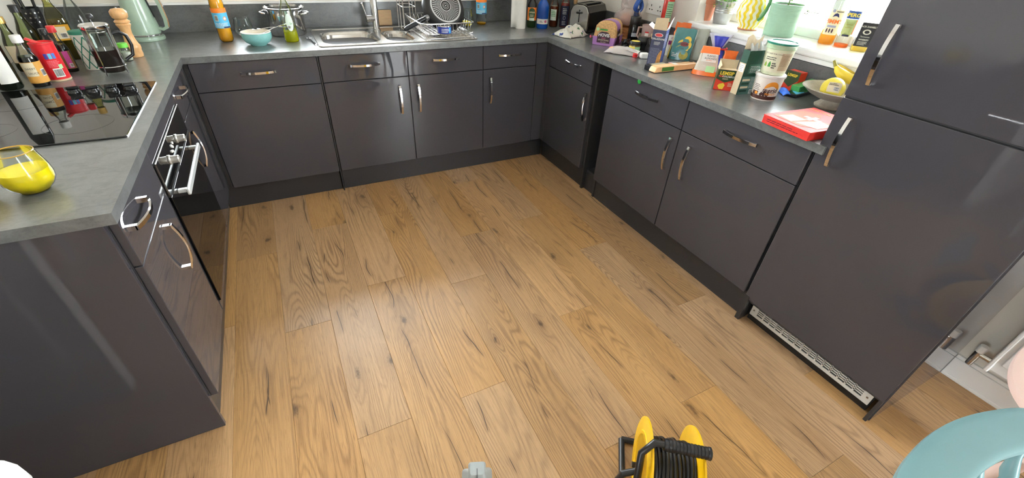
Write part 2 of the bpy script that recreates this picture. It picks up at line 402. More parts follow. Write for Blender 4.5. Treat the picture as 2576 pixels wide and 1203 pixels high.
def shape_patch(fn, pts, m, parent, name='printed_mark', h=0.0008, world=False):
    """flat printed shape: a fan round its centre"""
    cu = sum(p[0] for p in pts)/len(pts); cv = sum(p[1] for p in pts)/len(pts); n = len(pts)
    b = MB(); K = 4; vs = [fn(cu+(p[0]-cu)*k/K, cv+(p[1]-cv)*k/K, h) for k in range(1, K+1) for p in pts]+[fn(cu, cv, h)]
    b.add(vs, [(i, (i+1) % n, K*n) for i in range(n)]+[(k*n+i, (k+1)*n+i, (k+1)*n+(i+1) % n, k*n+(i+1) % n) for k in range(K-1) for i in range(n)])
    return part(name, b, m, parent, world=world)
def oval(cu, cv, ru, rv, n=24): return [(cu+ru*math.cos(2*math.pi*i/n), cv+rv*math.sin(2*math.pi*i/n)) for i in range(n)]
def smallprint(fn, u0, u1, v0, v1, rows, m, parent, seed=1, h=0.0009, world=False, fill=0.45, name='small_print'):
    """lines of print too small to read"""
    R = random.Random(seed); b = MB(); dv = (v1-v0)/rows
    for k in range(rows):
        u = u0; v = v1-(k+1)*dv+dv*0.25; end = u1-(u1-u0)*R.random()*0.3
        while u < end:
            l = (u1-u0)*R.uniform(0.05, 0.16); e = min(u+l, end)
            b.grid(lambda a, c: fn(u+(e-u)*a, v+dv*fill*c, h), 2, 1); u = e+(u1-u0)*0.025
    return part(name, b, m, parent, world=world)
def barcode(fn, u, v, w, hgt, parent, world=False):
    b = MB(); R = random.Random(3); x = u-w/2
    while x < u+w/2:
        t = R.uniform(0.02, 0.07)*w; b.grid(lambda a, c: fn(x+t*a, v-hgt/2+hgt*c, 0.0012), 1, 1); x += t+R.uniform(0.02, 0.06)*w
    patch(fn, u-w*0.6, u+w*0.6, v-hgt*0.65, v+hgt*0.65, PAPER, parent, 'barcode_panel', 0.0009, world=world)
    return part('barcode', b, INKK, parent, world=world)
# ================================================================ room shell
BW, RW, LW = 0.665, 2.715, -0.64; RK = 2.762      # back wall y, right wall x, left wall x
fl = struct('floor', MB().box(-3.3, RK+0.02, -5.1, BW+0.02, -0.06, -0.009), mat('floor_joint', (120, 92, 64), 0.8))
PWID, PLEN = 0.193, 1.41
plank_mb = MB().box(-PWID/2+0.0002, PWID/2-0.0002, -PLEN/2+0.0002, PLEN/2-0.0002, -0.009, 0)
plank_me = mesh_of('plank', plank_mb, OAK)
JO = {-1: -1.043, 0: -0.55, 1: -1.18, 2: -0.395, 3: -1.017, 4: -0.395, 5: -1.17, 6: -0.80, 7: -0.18, 8: -0.775, 9: -1.184, 10: -0.36, 11: -0.9, 12: -0.2, 13: -1.0}
for c in range(-17, 14):
    x0 = c*PWID; j = JO.get(c, -(c*0.53 % 1.41)); y = j+PLEN*2
    while y > -5.1:
        yc = y-PLEN/2
        if yc-PLEN/2 < BW and x0 < RK:
            o = bpy.data.objects.new('plank', plank_me); link(o, fl); o.location = (x0+PWID/2, yc, 0)
            bz = o.modifiers.new('bevel', 'BEVEL'); bz.width = 0.0011; bz.segments = 1
        y -= PLEN
BX0, BX1, BZ0, BZ1 = 0.10, 1.85, 1.075, 2.15      # window above the sink
struct('wall_back', MB().box(-3.3, BX0, BW, BW+0.12, -0.06, 2.45).box(BX1, RK+0.3, BW, BW+0.12, -0.06, 2.45).box(BX0, BX1, BW, BW+0.12, -0.06, BZ0).box(BX0, BX1, BW, BW+0.12, BZ1, 2.45), WALLP)
struct('wall_left', MB().box(LW-0.12, LW, -1.56, BW, 0, 2.45), WALLP)
struct('wall_left_far', MB().box(-3.42, -3.3, -5.1, -4.4, 0, 2.45).box(-3.42, -3.3, -2.9, BW, 0, 2.45).box(-3.42, -3.3, -4.4, -2.9, 0, 0.9).box(-3.42, -3.3, -4.4, -2.9, 2.12, 2.45), WALLP)
WY0, WY1, WZ1 = -1.95, -0.66, 2.12      # right-hand window opening
wr = MB().box(RK, RK+0.36, WY1, BW, 0, 2.45).box(RW, RK+0.36, -5.1, WY0, 0, 2.45).box(RK, RK+0.36, WY0, WY1, 0, SILL-0.04).box(RK, RK+0.36, WY0, WY1, WZ1, 2.45)
struct('wall_right', wr, WALLP)
struct('wall_rear', MB().box(-3.3, 1.85, -5.2, -5.1, 0, 2.45).box(2.65, RK+0.3, -5.2, -5.1, 0, 2.45).box(1.85, 2.65, -5.2, -5.1, 2.14, 2.45), WALLP)
struct('ceiling', MB().box(-3.4, RK+0.3, -5.2, BW+0.1, 2.45, 2.55), mat('ceiling_paint', (236, 234, 228), 0.9, var=0.01))
struct('trim_sill', MB().box(RK-0.03, RK+0.30, WY0+0.001, WY1+0.03, SILL-0.034, SILL), GLOSSW, bevel=0.008)
struct('trim_sill_apron', MB().box(RK-0.016, RK, WY0+0.001, WY1+0.02, SILL-0.058, SILL-0.034), GLOSSW, bevel=0.003)
# window: white plastic frame, two lights
def window(name, x, y0, y1, z0, z1):
    e = bpy.data.objects.new(name, None); link(e); e['kind'] = 'structure'; e.location = (x, (y0+y1)/2, z0); MW[e.name] = Matrix.Translation((x, (y0+y1)/2, z0))
    f = 0.045; ym = (y0+y1)/2
    part('window_frame', MB().box(x-.03, x+.03, y0, y0+f, z0, z1).box(x-.03, x+.03, y1-f, y1, z0, z1).box(x-.03, x+.03, y0+f, y1-f, z0, z0+f).box(x-.03, x+.03, y0+f, y1-f, z1-f, z1).box(x-.03, x+.03, ym-f/2, ym+f/2, z0+f, z1-f), GLOSSW, e, world=True, bevel=0.004)
    for a, b in ((y0+f, ym-f/2), (ym+f/2, y1-f)):
        part('pane', MB().box(x-.004, x+.004, a, b, z0+f, z1-f), PANE, e, world=True)
    return e
def window_y(name, y, x0, x1, z0, z1):
    e = bpy.data.objects.new(name, None); link(e); e['kind'] = 'structure'; e.location = ((x0+x1)/2, y, z0); MW[e.name] = Matrix.Translation(((x0+x1)/2, y, z0)); f = 0.05; xm = (x0+x1)/2
    part('window_frame', MB().box(x0, x0+f, y-.03, y+.03, z0, z1).box(x1-f, x1, y-.03, y+.03, z0, z1).box(x0+f, x1-f, y-.03, y+.03, z0, z0+f).box(x0+f, x1-f, y-.03, y+.03, z1-f, z1).box(xm-f/2, xm+f/2, y-.03, y+.03, z0+f, z1-f), GLOSSW, e, world=True, bevel=0.004)
    for a, b in ((x0+f, xm-f/2), (xm+f/2, x1-f)): part('pane', MB().box(a, b, y-.004, y+.004, z0+f, z1-f), PANE, e, world=True)
window_y('window_3', BW+0.07, BX0, BX1, BZ0, BZ1)
window('window_added_hall', -3.36, -4.4, -2.9, 0.9, 2.12)  # unseen window, added to light the hall and its reflections
window('window_1', RK+0.29, WY0, WY1, SILL, WZ1)
e = bpy.data.objects.new('door_1', None); link(e); e['kind'] = 'structure'; e.location = (2.25, -5.14, 0); MW[e.name] = Matrix.Translation((2.25, -5.14, 0))
b = MB()
for xa in (1.85, 2.58): b.box(xa, xa+0.07, -5.17, -5.12, 0, 2.14)
b.box(1.92, 2.58, -5.17, -5.12, 0, 0.08).box(1.92, 2.58, -5.17, -5.12, 2.06, 2.14)
part('door_frame', b, GLOSSW, e, world=True, bevel=0.004)
for xa, xb in ((1.92, 2.58),): part('pane', MB().box(xa, xb, -5.148, -5.142, 0.08, 2.06), PANE, e, world=True)
# open white panelled room door beside the peninsula, and its casing
e = bpy.data.objects.new('door_2', None); link(e); e['kind'] = 'structure'; e.location = (-0.72, -1.8, 0); MW[e.name] = Matrix.Translation((-0.72, -1.8, 0))
part('door_leaf', MB().box(-1.09, -0.33, -1.905, -1.85, 0.004, 2.0), GLOSSW, e, world=True, bevel=0.004)
for z0, z1 in ((0.2, 0.85), (1.0, 1.82)):
    for xa, xb in ((-1.0, -0.75), (-0.67, -0.42)):
        part('door_panel', MB().box(xa, xb, -1.855, -1.843, z0, z1), GLOSSW, e, world=True, bevel=0.006)
part('door_handle', MB().tube([(-0.39, -1.85, 1.0), (-0.39, -1.80, 1.0), (-0.5, -1.80, 1.0)], 0.01), CHROME, e, True, world=True)
struct('trim_door_casing', MB().box(-1.2, -1.1, -1.95, -1.70, 0, 2.1), GLOSSW, bevel=0.006)
b = MB().box(RW-0.017, RW, -5.1, -2.556, 0, 0.098).box(RW-0.012, RW, -5.1, -2.556, 0.098, 0.114).box(RW-0.021, RW-0.017, -5.1, -2.556, 0, 0.016)
struct('baseboard_right', b, GLOSSW, bevel=0.003)
# outside: neighbour's tiled roof and yard wall seen through the panes
YARD = mat('yard_paving', (182, 178, 170), 0.9, var=0.1, scale=3)
solo('yard_ground', MB().box(3.1, 14, -8, 6, -0.3, -0.1), YARD, 'pale paved yard outside the kitchen window', 'paving')
PAV = mat('paving_slab', (186, 180, 170), 0.85, var=0.12, scale=5); pvm = mesh_of('paving_slab', MB().box(-0.295, 0.295, -0.295, 0.295, -0.02, 0.02), PAV)
yd = bpy.data.objects['yard_ground']
for i in range(8):
    for j in range(12):
        o = bpy.data.objects.new('paving_slab', pvm); link(o, yd); o.location = (3.6+i*0.6, -4.6+j*0.6, -0.085+0.004*((i*7+j*3) % 3))
gw_ = thing('garden_wall', 'low brick garden wall outside the window', 'wall', (8.6, -1.5, -0.1))
BRK = mat('garden_brick', (168, 110, 84), 0.85, var=0.2, scale=9); brm = mesh_of('brick', MB().box(-0.05, 0.05, -0.107, 0.107, -0.032, 0.032), BRK)
part('mortar', MB().box(8.57, 8.65, -5.6, 2.6, -0.1, 0.86), mat('mortar', (190, 184, 174), 0.95), gw_, world=True)
for r in range(13):
    for c in range(22):
        o = bpy.data.objects.new('brick', brm); link(o, gw_); o.location = (-0.035, -2.35+c*0.225+(0.11 if r % 2 else 0), 0.04+r*0.074)
# ================================================================ cabinets
def handle(parent, c, L, along, out, name='handle'):
    """bowed chrome strap, c = middle of its foot line on the front"""
    c, al, ou = Vector(c), Vector(along), Vector(out); sd = al.cross(ou); hw = 0.0075; n = 12; b = MB(); loops = []
    for i in range(n+1):
        t = -1+2*i/n; h = 0.032-0.016*t*t; th = 0.004 + 0.003*abs(t)
        p = c+al*(t*L/2); loops.append([p+ou*(h-th)-sd*hw, p+ou*h-sd*hw*0.8, p+ou*h+sd*hw*0.8, p+ou*(h-th)+sd*hw])
    b.loft(loops, None, True, True)
    for t in (-1, 1):
        p = c+al*(t*(L/2-0.006)); q = [p+al*(a*0.006)+sd*(s_*hw) for a, s_ in ((-1, -1), (1, -1), (1, 1), (-1, 1))]
        b.loft([q, [x+ou*0.013 for x in q]], None, True, True)
    return part(name, b, CHROME, parent, smooth=True, world=True)
def front(parent, name, lo, hi, ax, mat_=None):
    (x0, y0, z0), (x1, y1, z1) = lo, hi
    return part(name, MB().box(x0, x1, y0, y1, z0, z1), mat_ or GLOSS, parent, world=True, bevel=0.0018)
DZ0, DJ, DZ1, FT = 0.150, 0.712, 0.858, 0.02      # door bottom, drawer joint, top, thickness
CAR = mat('carcass_board', (58, 56, 58), 0.5, var=0.04)
G = 0.0018
def base_unit(label, run, a0, a1, drawer=True, door_handle=None, drawer_handle=True, name='base_cabinet', shut=True):
    """run: 'B' back (a = x), 'R' right (a = y), 'L' left (a = y)"""
    lo, hi = min(a0, a1), max(a0, a1); mid = (lo+hi)/2
    loc = {'B': (mid, 0.28, 0.0), 'R': (W+0.28, mid, 0.0), 'L': (-0.28, mid, 0.0)}[run]
    t = thing(name, label, 'cabinet', loc)
    def bx(d0, d1, p0, p1, z0, z1):
        return {'B': MB().box(p0, p1, d0, d1, z0, z1), 'R': MB().box(W+d0, W+d1, p0, p1, z0, z1), 'L': MB().box(-d1, -d0, p0, p1, z0, z1)}[run]
    part('carcass', bx(FT+0.001, 0.55, lo+0.001, hi-0.001, DZ0, DZ1), CAR, t, world=True)
    out = {'B': (0, -1, 0), 'R': (-1, 0, 0), 'L': (1, 0, 0)}[run]; al = {'B': (1, 0, 0), 'R': (0, 1, 0), 'L': (0, 1, 0)}[run]
    def pt(p, z): return {'B': (p, 0, z), 'R': (W, p, z), 'L': (0, p, z)}[run]
    dtop = DJ-0.002 if drawer else DZ1
    d = part('door', bx(0, FT, lo+G, hi-G, DZ0, dtop-0.001), GLOSS, t, world=True, bevel=0.0018)
    if drawer:
        w = part('drawer_front', bx(0, FT, lo+G, hi-G, DJ+0.001, DZ1), GLOSS, t, world=True, bevel=0.0018)
        if drawer_handle: handle(w, pt(mid if drawer_handle is True else drawer_handle, 0.797), 0.17, al, out)
    if door_handle is not None: handle(d, pt(door_handle, 0.572), 0.178, (0, 0, 1), out)
    return t
# back run
base_unit('wide dark gloss appliance door and drawer front left of the sink', 'B', 0.024, 0.631, True, None, 0.329, name='dishwasher_unit')
base_unit('dark gloss sink cabinet with handle at its right door edge', 'B', 0.641, 1.142, True, 1.076, 0.887)
base_unit('dark gloss sink cabinet with handle at its left door edge', 'B', 1.142, 1.646, True, 1.195, 1.386)
base_unit('narrow dark gloss cabinet right of the sink', 'B', 1.646, 2.049, True, 1.698, 1.838)
solo('filler_panel', MB().box(0.633, 0.6395, 0.012, 0.5, 0.0, DZ1), PLINTH, 'thin dark end panel reaching the floor beside the dishwasher front', 'panel')
solo('corner_post', MB().box(2.052, W-0.001, 0.004, 0.024, DZ0, DZ1).box(W, W+0.02, -0.036, 0.024, DZ0, DZ1), GLOSS, 'dark gloss corner post between back and right cabinets', 'panel', bevel=0.0015)
solo('corner_post', MB().box(-0.02, 0.0, -0.03, 0.03, DZ0, DZ1).box(0.001, 0.022, 0.012, 0.03, DZ0, DZ1), PLINTH, 'dark corner post between oven run and dishwasher front', 'panel', bevel=0.0015)
# right run
base_unit('dark gloss corner cabinet right of the sink run, under the bread', 'R', -0.04, -0.552, True, -0.526, -0.343)
base_unit('dark gloss cabinet beside the open slot, handle at its far-right edge', 'R', -0.719, -1.317, True, -1.278, -1.046)
base_unit('dark gloss cabinet next to the tall fridge', 'R', -1.319, -1.931, True, -1.404, -1.640)
b = MB().box(W+0.022, W+0.55, -0.578, -0.560, 0.0, DZ1).box(W+0.03, W+0.55, -0.712, -0.694, 0.0, DZ1).box(W+0.05, W+0.55, -0.694, -0.578, 0.13, 0.148).box(W+0.5, W+0.52, -0.694, -0.578, 0.15, DZ1).box(W+0.048, W+0.062, -0.694, -0.578, 0, 0.13)
solo('open_shelf_slot', b, PLINTH, 'narrow open slot between two right-hand cabinets', 'cabinet', bevel=0.001)
# left run
base_unit('dark gloss cabinet at the peninsula end with bowed handles', 'L', -1.538, -1.102, True, -1.246, -1.40)
base_unit('dark gloss cabinet between the oven and the back corner', 'L', -0.445, -0.035, True, -0.405, -0.26)
ep = MB().box(LW+0.01, -0.0225, -1.556, -1.5395, 0.0, DZ1)
solo('end_panel', ep, GLOSS, 'large dark gloss end panel of the left peninsula', 'panel', bevel=0.0015)
# plinths
PB = 0.148
solo('plinth', MB().box(-0.04, 0.628, 0.046, 0.062, 0, PB), PLINTH, 'dark plinth below the dishwasher front', 'plinth')
solo('plinth', MB().box(0.644, W+0.04, 0.042, 0.058, 0, PB), PLINTH, 'long dark plinth below the sink cabinets', 'plinth')
solo('plinth', MB().box(W+0.042, W+0.058, -0.558, 0.04, 0, PB), PLINTH, 'dark plinth below the corner cabinet on the right', 'plinth')
solo('plinth', MB().box(W+0.036, W+0.052, -1.93, -0.714, 0, PB), PLINTH, 'long dark plinth below the two cabinets beside the fridge', 'plinth')
solo('plinth', MB().box(-0.058, -0.042, -1.536, 0.044, 0, PB), PLINTH, 'dark plinth below the oven run', 'plinth')
# worktop: one U of laminate, cut out for the sink bowls
OV, WT = 0.010, 0.031
z0, z1 = T-WT, T
w_ = MB().box(LW+0.002, OV, -1.568, -OV, z0, z1)
SX0, SX1, SY0, SY1 = 0.684, 1.262, 0.085, 0.50
w_.box(LW+0.002, SX0, -OV, BW-0.002, z0, z1).box(SX1, W-OV, -OV, BW-0.002, z0, z1).box(SX0, SX1, -OV, SY0, z0, z1).box(SX0, SX1, SY1, BW-0.002, z0, z1)
w_.box(W-OV, RK-0.002, -1.938, BW-0.002, z0, z1).box(W-OV, W+0.02, -1.972, -1.938, z0, z1)
wt = solo('worktop', w_, STONE, 'grey stone-look laminate worktop running round three sides', 'worktop')
UZ = 1.038
solo('upstand', MB().box(LW+0.002, RK-0.002, BW-0.016, BW-0.002, T+0.0005, UZ), UPST, 'dark grey upstand behind the sink', 'upstand', bevel=0.001)
solo('upstand', MB().box(RK-0.017, RK-0.002, -1.938, BW-0.017, T+0.0005, SILL-0.06), UPST, 'dark grey upstand under the window sill', 'upstand', bevel=0.001)
struct('trim_1', MB().box(LW+0.002, RK-0.002, BW-0.02, BW, UZ+0.0005, UZ+0.012), GLOSSW)
# ---------------------------------------------------------------- oven
ov = thing('built_in_oven', 'built-in oven with black glass door and steel trim', 'oven', (-0.28, -0.77, 0.15))
OY0, OY1 = -1.098, -0.449
part('body', MB().box(-0.55, -0.003, OY0+0.002, OY1-0.002, 0.192, 0.795), DARK, ov, world=True)
part('top_fascia', MB().box(-0.02, 0, OY0+G, OY1-G, 0.806, DZ1), GLOSS, ov, world=True, bevel=0.0015)
part('bottom_fascia', MB().box(-0.02, 0, OY0+G, OY1-G, DZ0, 0.188), GLOSS, ov, world=True, bevel=0.0015)
cp = part('control_panel', MB().box(0, 0.005, OY0+0.012, OY1-0.004, 0.684, 0.798), BLKGL, ov, world=True, bevel=0.001)
b = MB().box(0, 0.0058, OY0+0.0095, OY1-0.004, 0.798, 0.8005).box(0, 0.0058, OY0+0.0095, OY0+0.012, 0.684, 0.8005)
part('steel_trim', b, STEEL, cp, world=True)
part('oven_door', MB().box(0, 0.007, OY0+0.01, OY1-0.004, 0.192, 0.676), BLKGL, ov, world=True, bevel=0.0015)
part('seal_gap', MB().box(-0.003, 0.006, OY0+0.012, OY1-0.006, 0.676, 0.684), DARK, ov, world=True)
hb = MB().box(0.036, 0.047, -1.012, -0.56, 0.638, 0.662)
for y in (-0.99, -0.582): hb.box(0.006, 0.037, y-0.01, y+0.01, 0.644, 0.658)
part('door_handle', hb, mat('satin_steel', (206, 208, 208), 0.4, 0.35, var=0.03), ov, world=True, bevel=0.004)
for y in (-0.915, -0.705):
    kn = MB().lathe([(0.0175, 0), (0.018, 0.003), (0.0145, 0.006), (0.013, 0.024), (0.0145, 0.028), (0.012, 0.031)], 24, Matrix.Translation((0.005, y, 0.742)) @ Matrix.Rotation(math.pi/2, 4, 'Y'))
    part('knob', kn, mat('satin_knob', (206, 203, 196), 0.3, 0.6, var=0.03), cp, True, world=True)
for y, z in ((-0.79, 0.757), (-0.805, 0.748), (-0.82, 0.757), (-0.825, 0.738), (-0.845, 0.745)):
    part('button', MB().lathe([(0.0055, 0), (0.0055, 0.002), (0.004, 0.0034)], 12, Matrix.Translation((0.005, y, z)) @ Matrix.Rotation(math.pi/2, 4, 'Y')), INKW, cp, True, world=True)
# ---------------------------------------------------------------- hob
hx0, hx1, hy0, hy1 = -0.565, -0.038, -1.064, -0.43
hob = thing('hob', 'black glass induction hob with mirror surface', 'hob', ((hx0+hx1)/2, (hy0+hy1)/2, T))
def hl(z, i): return [Vector(p) for p in rrect((hx0+hx1)/2, (hy0+hy1)/2, (hx1-hx0)/2-i, (hy1-hy0)/2-i, 0.008, z)]
part('glass_plate', MB().loft([hl(T+0.0005, 0), hl(T+0.0035, 0), hl(T+0.0055, 0.001)], None, True, True), BLKGL, hob, world=True)
RINGG = mat('hob_print', (46, 46, 48), 0.1, var=0.05)
for x, y, r in ((-0.19, -0.9, 0.09), (-0.19, -0.6, 0.075), (-0.42, -0.9, 0.075), (-0.42, -0.6, 0.09)):
    part('zone_ring', MB().grid(lambda a, c: (x+(r+0.0025*c)*math.cos(2*math.pi*a), y+(r+0.0025*c)*math.sin(2*math.pi*a), T+0.0058), 40, 1), RINGG, hob, world=True)
KNB = mat('knob_black', (14, 14, 15), 0.25, var=0.05)
for u, v in ((186, 229), (234, 227), (281, 224), (327, 220)):
    q = at(u, v, z=T+0.012); M = Matrix.Translation((q.x, q.y, T+0.006)) @ Matrix.Rotation(0.3, 4, 'Z')
    kb = part('control_knob', MB().lathe([(0.0205, 0), (0.021, 0.004), (0.018, 0.009), (0.017, 0.014)], 24, M), KNB, hob, True, world=True)
    part('knob_grip', MB().box(-0.019, 0.019, -0.0065, 0.0065, 0.013, 0.024, M), KNB, kb, world=True, bevel=0.003)
# ---------------------------------------------------------------- fridge
FY0, FY1, FS = -2.552, -1.940, 1.066
fr = thing('fridge_freezer', 'tall integrated fridge freezer behind dark gloss doors', 'fridge', (W+0.29, (FY0+FY1)/2, 0))
part('housing', MB().box(W+0.022, RW-0.03, FY0+0.003, FY1-0.014, 0.105, 2.14), CAR, fr, world=True)
part('near_side_panel', MB().box(W+0.0215, RW-0.024, FY0-0.004, FY0+0.002, 0.0, 2.16), GLOSS, fr, world=True)
part('far_side_panel', MB().box(W+0.0215, RW-0.024, FY1-0.018, FY1, T+0.001, 2.16).box(W+0.0215, RW-0.2, FY1-0.018, FY1-0.012, 0, T-WT-0.001), GLOSS, fr, world=True)
for z0, z1, hz in ((0.128, FS-0.004, 0.922), (FS+0.004, 2.14, 1.208)):
    d = part('door', MB().box(W, W+FT, FY0, FY1-0.004, z0, z1), GLOSS, fr, world=True, bevel=0.0018)
    handle(d, (W, -2.003, hz), 0.178, (0, 0, 1), (-1, 0, 0))
part('edge_strip', MB().box(W+0.018, W+0.026, FY1-0.003, FY1+0.004, 0.13, T-WT-0.002), mat('pale_edge_strip', (176, 172, 160), 0.5), fr, world=True)
part('plinth_board', MB().box(W+0.052, W+0.066, FY0+0.03, FY1-0.03, 0.0, 0.126), BLACKP, fr, world=True)
part('foot_panel', MB().box(W+0.004, W+0.05, FY0, FY0+0.012, 0.0, 0.126), PLINTH, fr, world=True)
part('foot_panel', MB().box(W+0.004, W+0.05, FY1-0.022, FY1-0.004, 0.0, 0.126).box(W-0.004, W+0.02, FY1-0.024, FY1-0.002, 0.0, 0.146), PLINTH, fr, world=True)
# slotted vent: bars and bridges, 15 groups of 4 slots
vx = W+0.044; va, vb, vz0, vz1 = FY0+0.034, FY1-0.036, 0.034, 0.098
vent = MB(); vent.box(vx, vx+0.004, va, vb, vz0, vz0+0.016).box(vx, vx+0.004, va, vb, vz1-0.006, vz1)
e0, e1, n = va+0.032, vb-0.032, 15
vent.box(vx, vx+0.004, va, e0, vz0+0.016, vz1-0.006).box(vx, vx+0.004, e1, vb, vz0+0.016, vz1-0.006)
gw = (e1-e0)/n
for i in range(1, n): vent.box(vx, vx+0.004, e0+i*gw-0.0035, e0+i*gw+0.0035, vz0+0.016, vz1-0.006)
sh = (vz1-0.006-vz0-0.016)/8
for k in range(1, 4): vent.box(vx, vx+0.004, e0, e1, vz0+0.016+(2*k-0.45)*sh, vz0+0.016+(2*k+0.45)*sh)
vp = part('vent_grille', vent, mat('vent_aluminium', (208, 206, 200), 0.45, 0.15, var=0.03), fr, world=True)
part('vent_backing', MB().box(vx+0.0045, vx+0.0075, va+0.005, vb-0.005, vz0+0.005, vz1-0.003), DARK, fr, world=True)
for y in (va+0.014, vb-0.014): part('screw', MB().lathe([(0.0045, 0), (0.004, 0.0015), (0, 0.002)], 10, Matrix.Translation((vx, y, 0.066)) @ Matrix.Rotation(-math.pi/2, 4, 'Y')), STEEL, vp, True, world=True)
# ---------------------------------------------------------------- radiator behind the fridge
rd = thing('radiator', 'white panel radiator on the wall beyond the fridge', 'radiator', (RW-0.05, -3.1, 0.14))
ry0, ry1 = -3.7, -2.645
part('panel', MB().box(RW-0.085, RW-0.03, ry0, ry1, 0.165, 0.70), GLOSSW, rd, world=True, bevel=0.01)
for i in range(18):
    y = ry0+0.05+i*0.056
    part('convector_ridge', MB().box(RW-0.094, RW-0.086, y, y+0.028, 0.215, 0.655), GLOSSW, rd, world=True, bevel=0.004)
part('end_bead', MB().box(RW-0.092, RW-0.026, ry1-0.012, ry1+0.003, 0.16, 0.705), GLOSSW, rd, world=True, bevel=0.004)
BRS = mat('tarnished_brass', (196, 190, 182), 0.2, 1.0, var=0.2)
va_ = thing('radiator_valve', 'white-capped brass radiator valve near the skirting', 'valve', (RW-0.055, -2.60, 0.13))
part('valve_body', MB().tube([(RW-0.055, -2.64, 0.19), (RW-0.055, -2.60, 0.19)], 0.011, 10).tube([(RW-0.055, -2.60, 0.20), (RW-0.055, -2.60, 0.13)], [0.013, 0.011], 10).tube([(RW-0.055, -2.60, 0.14), (RW-0.02, -2.60, 0.14)], 0.010, 10), BRS, va_, True, world=True)
part('cap', MB().lathe([(0.0145, 0), (0.015, 0.024), (0.013, 0.032), (0.0, 0.033)], 20, Matrix.Translation((RW-0.055, -2.60, 0.20))), PAPER, va_, True, world=True)
# ---------------------------------------------------------------- wall sockets
for y0_, y1_, zz in ((-0.125, 0.02, 1.105), (-0.40, -0.225, 1.105)):
    far = y1_ > 0
    s_ = thing('wall_socket', 'white double socket above the bread' if far else 'white double socket beside the window reveal', 'socket', (RK, (y0_+y1_)/2, zz-0.045))
    part('face_plate', MB().box(RK-0.011, RK-0.0005, y0_, y1_, zz-0.045, zz+0.045), PAPER, s_, world=True, bevel=0.003)
    
    for c in (0.27, 0.73):
        yc = y0_+(y1_-y0_)*c
        for dy, dz, a, d in ((0, 0.006, 0.003, 0.006), (-0.012, -0.018, 0.005, 0.003), (0.012, -0.018, 0.005, 0.003)): part('pin_hole', MB().box(RK-0.0116, RK-0.0105, yc+dy-a, yc+dy+a, zz+dz-d, zz+dz+d), INKK, s_, world=True)
    for c in (0.08, 0.92):
        yc = y0_+(y1_-y0_)*c; part('switch', MB().box(RK-0.014, RK-0.0105, yc-0.006, yc+0.006, zz+0.01, zz+0.03), PAPER, s_, world=True, bevel=0.002)
# ================================================================ sink
sk = thing('sink', 'stainless steel one-and-a-half bowl sink with drainer', 'sink', (1.15, 0.29, T))
sx0, sx1, sy0, sy1 = 0.664, 1.632, 0.050, 0.556
zd = T+0.003
def bowl(cx, cy, hx, hy, dep, r):
    k = 6; L = [rrect(cx, cy, hx, hy, r, zd, k), rrect(cx, cy, hx-0.006, hy-0.006, r-0.004, zd-0.004, k), rrect(cx, cy, hx-0.012, hy-0.012, r-0.008, zd-0.02, k), rrect(cx, cy, hx-0.022, hy-0.022, r-0.014, zd-dep+0.02, k), rrect(cx, cy, hx-0.04, hy-0.04, max(r-0.03, 0.02), zd-dep, k)]
    part('bowl', MB().loft(L, None, False, True), STEELB, sk, True, world=True)
    part('waste', MB().lathe([(0.036, 0), (0.034, 0.003), (0.02, 0.001), (0.0, 0.0)], 20, Matrix.Translation((cx, cy, zd-dep+0.0005))), CHROME, sk, True, world=True)
    return L[0]
b1 = bowl(0.865, 0.285, 0.168, 0.185, 0.16, 0.09); b2 = bowl(1.160, 0.262, 0.090, 0.165, 0.11, 0.085)
deck = MB()
def ringplate(inner, x0, x1, y0, y1):
    cx, cy = (x0+x1)/2, (y0+y1)/2; k = len(inner); outer = []
    icx = sum(p[0] for p in inner)/k; icy = sum(p[1] for p in inner)/k
    for p in inner:
        dx, dy = p[0]-icx, p[1]-icy; t = 1e9
        if dx > 1e-9: t = min(t, (x1-icx)/dx)
        if dx < -1e-9: t = min(t, (x0-icx)/dx)
        if dy > 1e-9: t = min(t, (y1-icy)/dy)
        if dy < -1e-9: t = min(t, (y0-icy)/dy)
        outer.append((icx+dx*t, icy+dy*t, zd))
    # push the nearest points into the corners
    for c in ((x0, y0), (x1, y0), (x1, y1), (x0, y1)):
        i = min(range(k), key=lambda q: (outer[q][0]-c[0])**2+(outer[q][1]-c[1])**2); outer[i] = (c[0], c[1], zd)
    deck.loft([outer, inner])
ringplate(b1, sx0+0.004, 1.0445, sy0+0.004, sy1-0.004); ringplate(b2, 1.0445, 1.262, sy0+0.004, sy1-0.004)
deck.add([(1.262, sy0+0.004, zd), (sx1-0.004, sy0+0.004, zd), (sx1-0.004, sy1-0.004, zd), (1.262, sy1-0.004, zd)], [(0, 1, 2, 3)])
part('deck', deck, STEELB, sk, world=True)
part('rim', MB().tube([Vector(p) for p in rrect((sx0+sx1)/2, (sy0+sy1)/2, (sx1-sx0)/2-0.002, (sy1-sy0)/2-0.002, 0.02, T+0.0025)], 0.0032, 6, closed=True), STEELB, sk, True, world=True)
for i in range(7):
    y = 0.13+i*0.052
    part('drainer_ridge', MB().tube([(1.30, y, zd-0.001), (1.33, y, zd+0.002), (1.58, y, zd+0.002), (1.61, y, zd-0.001)], [0.002, 0.0045, 0.0045, 0.002], 8), STEELB, sk, True, world=True)
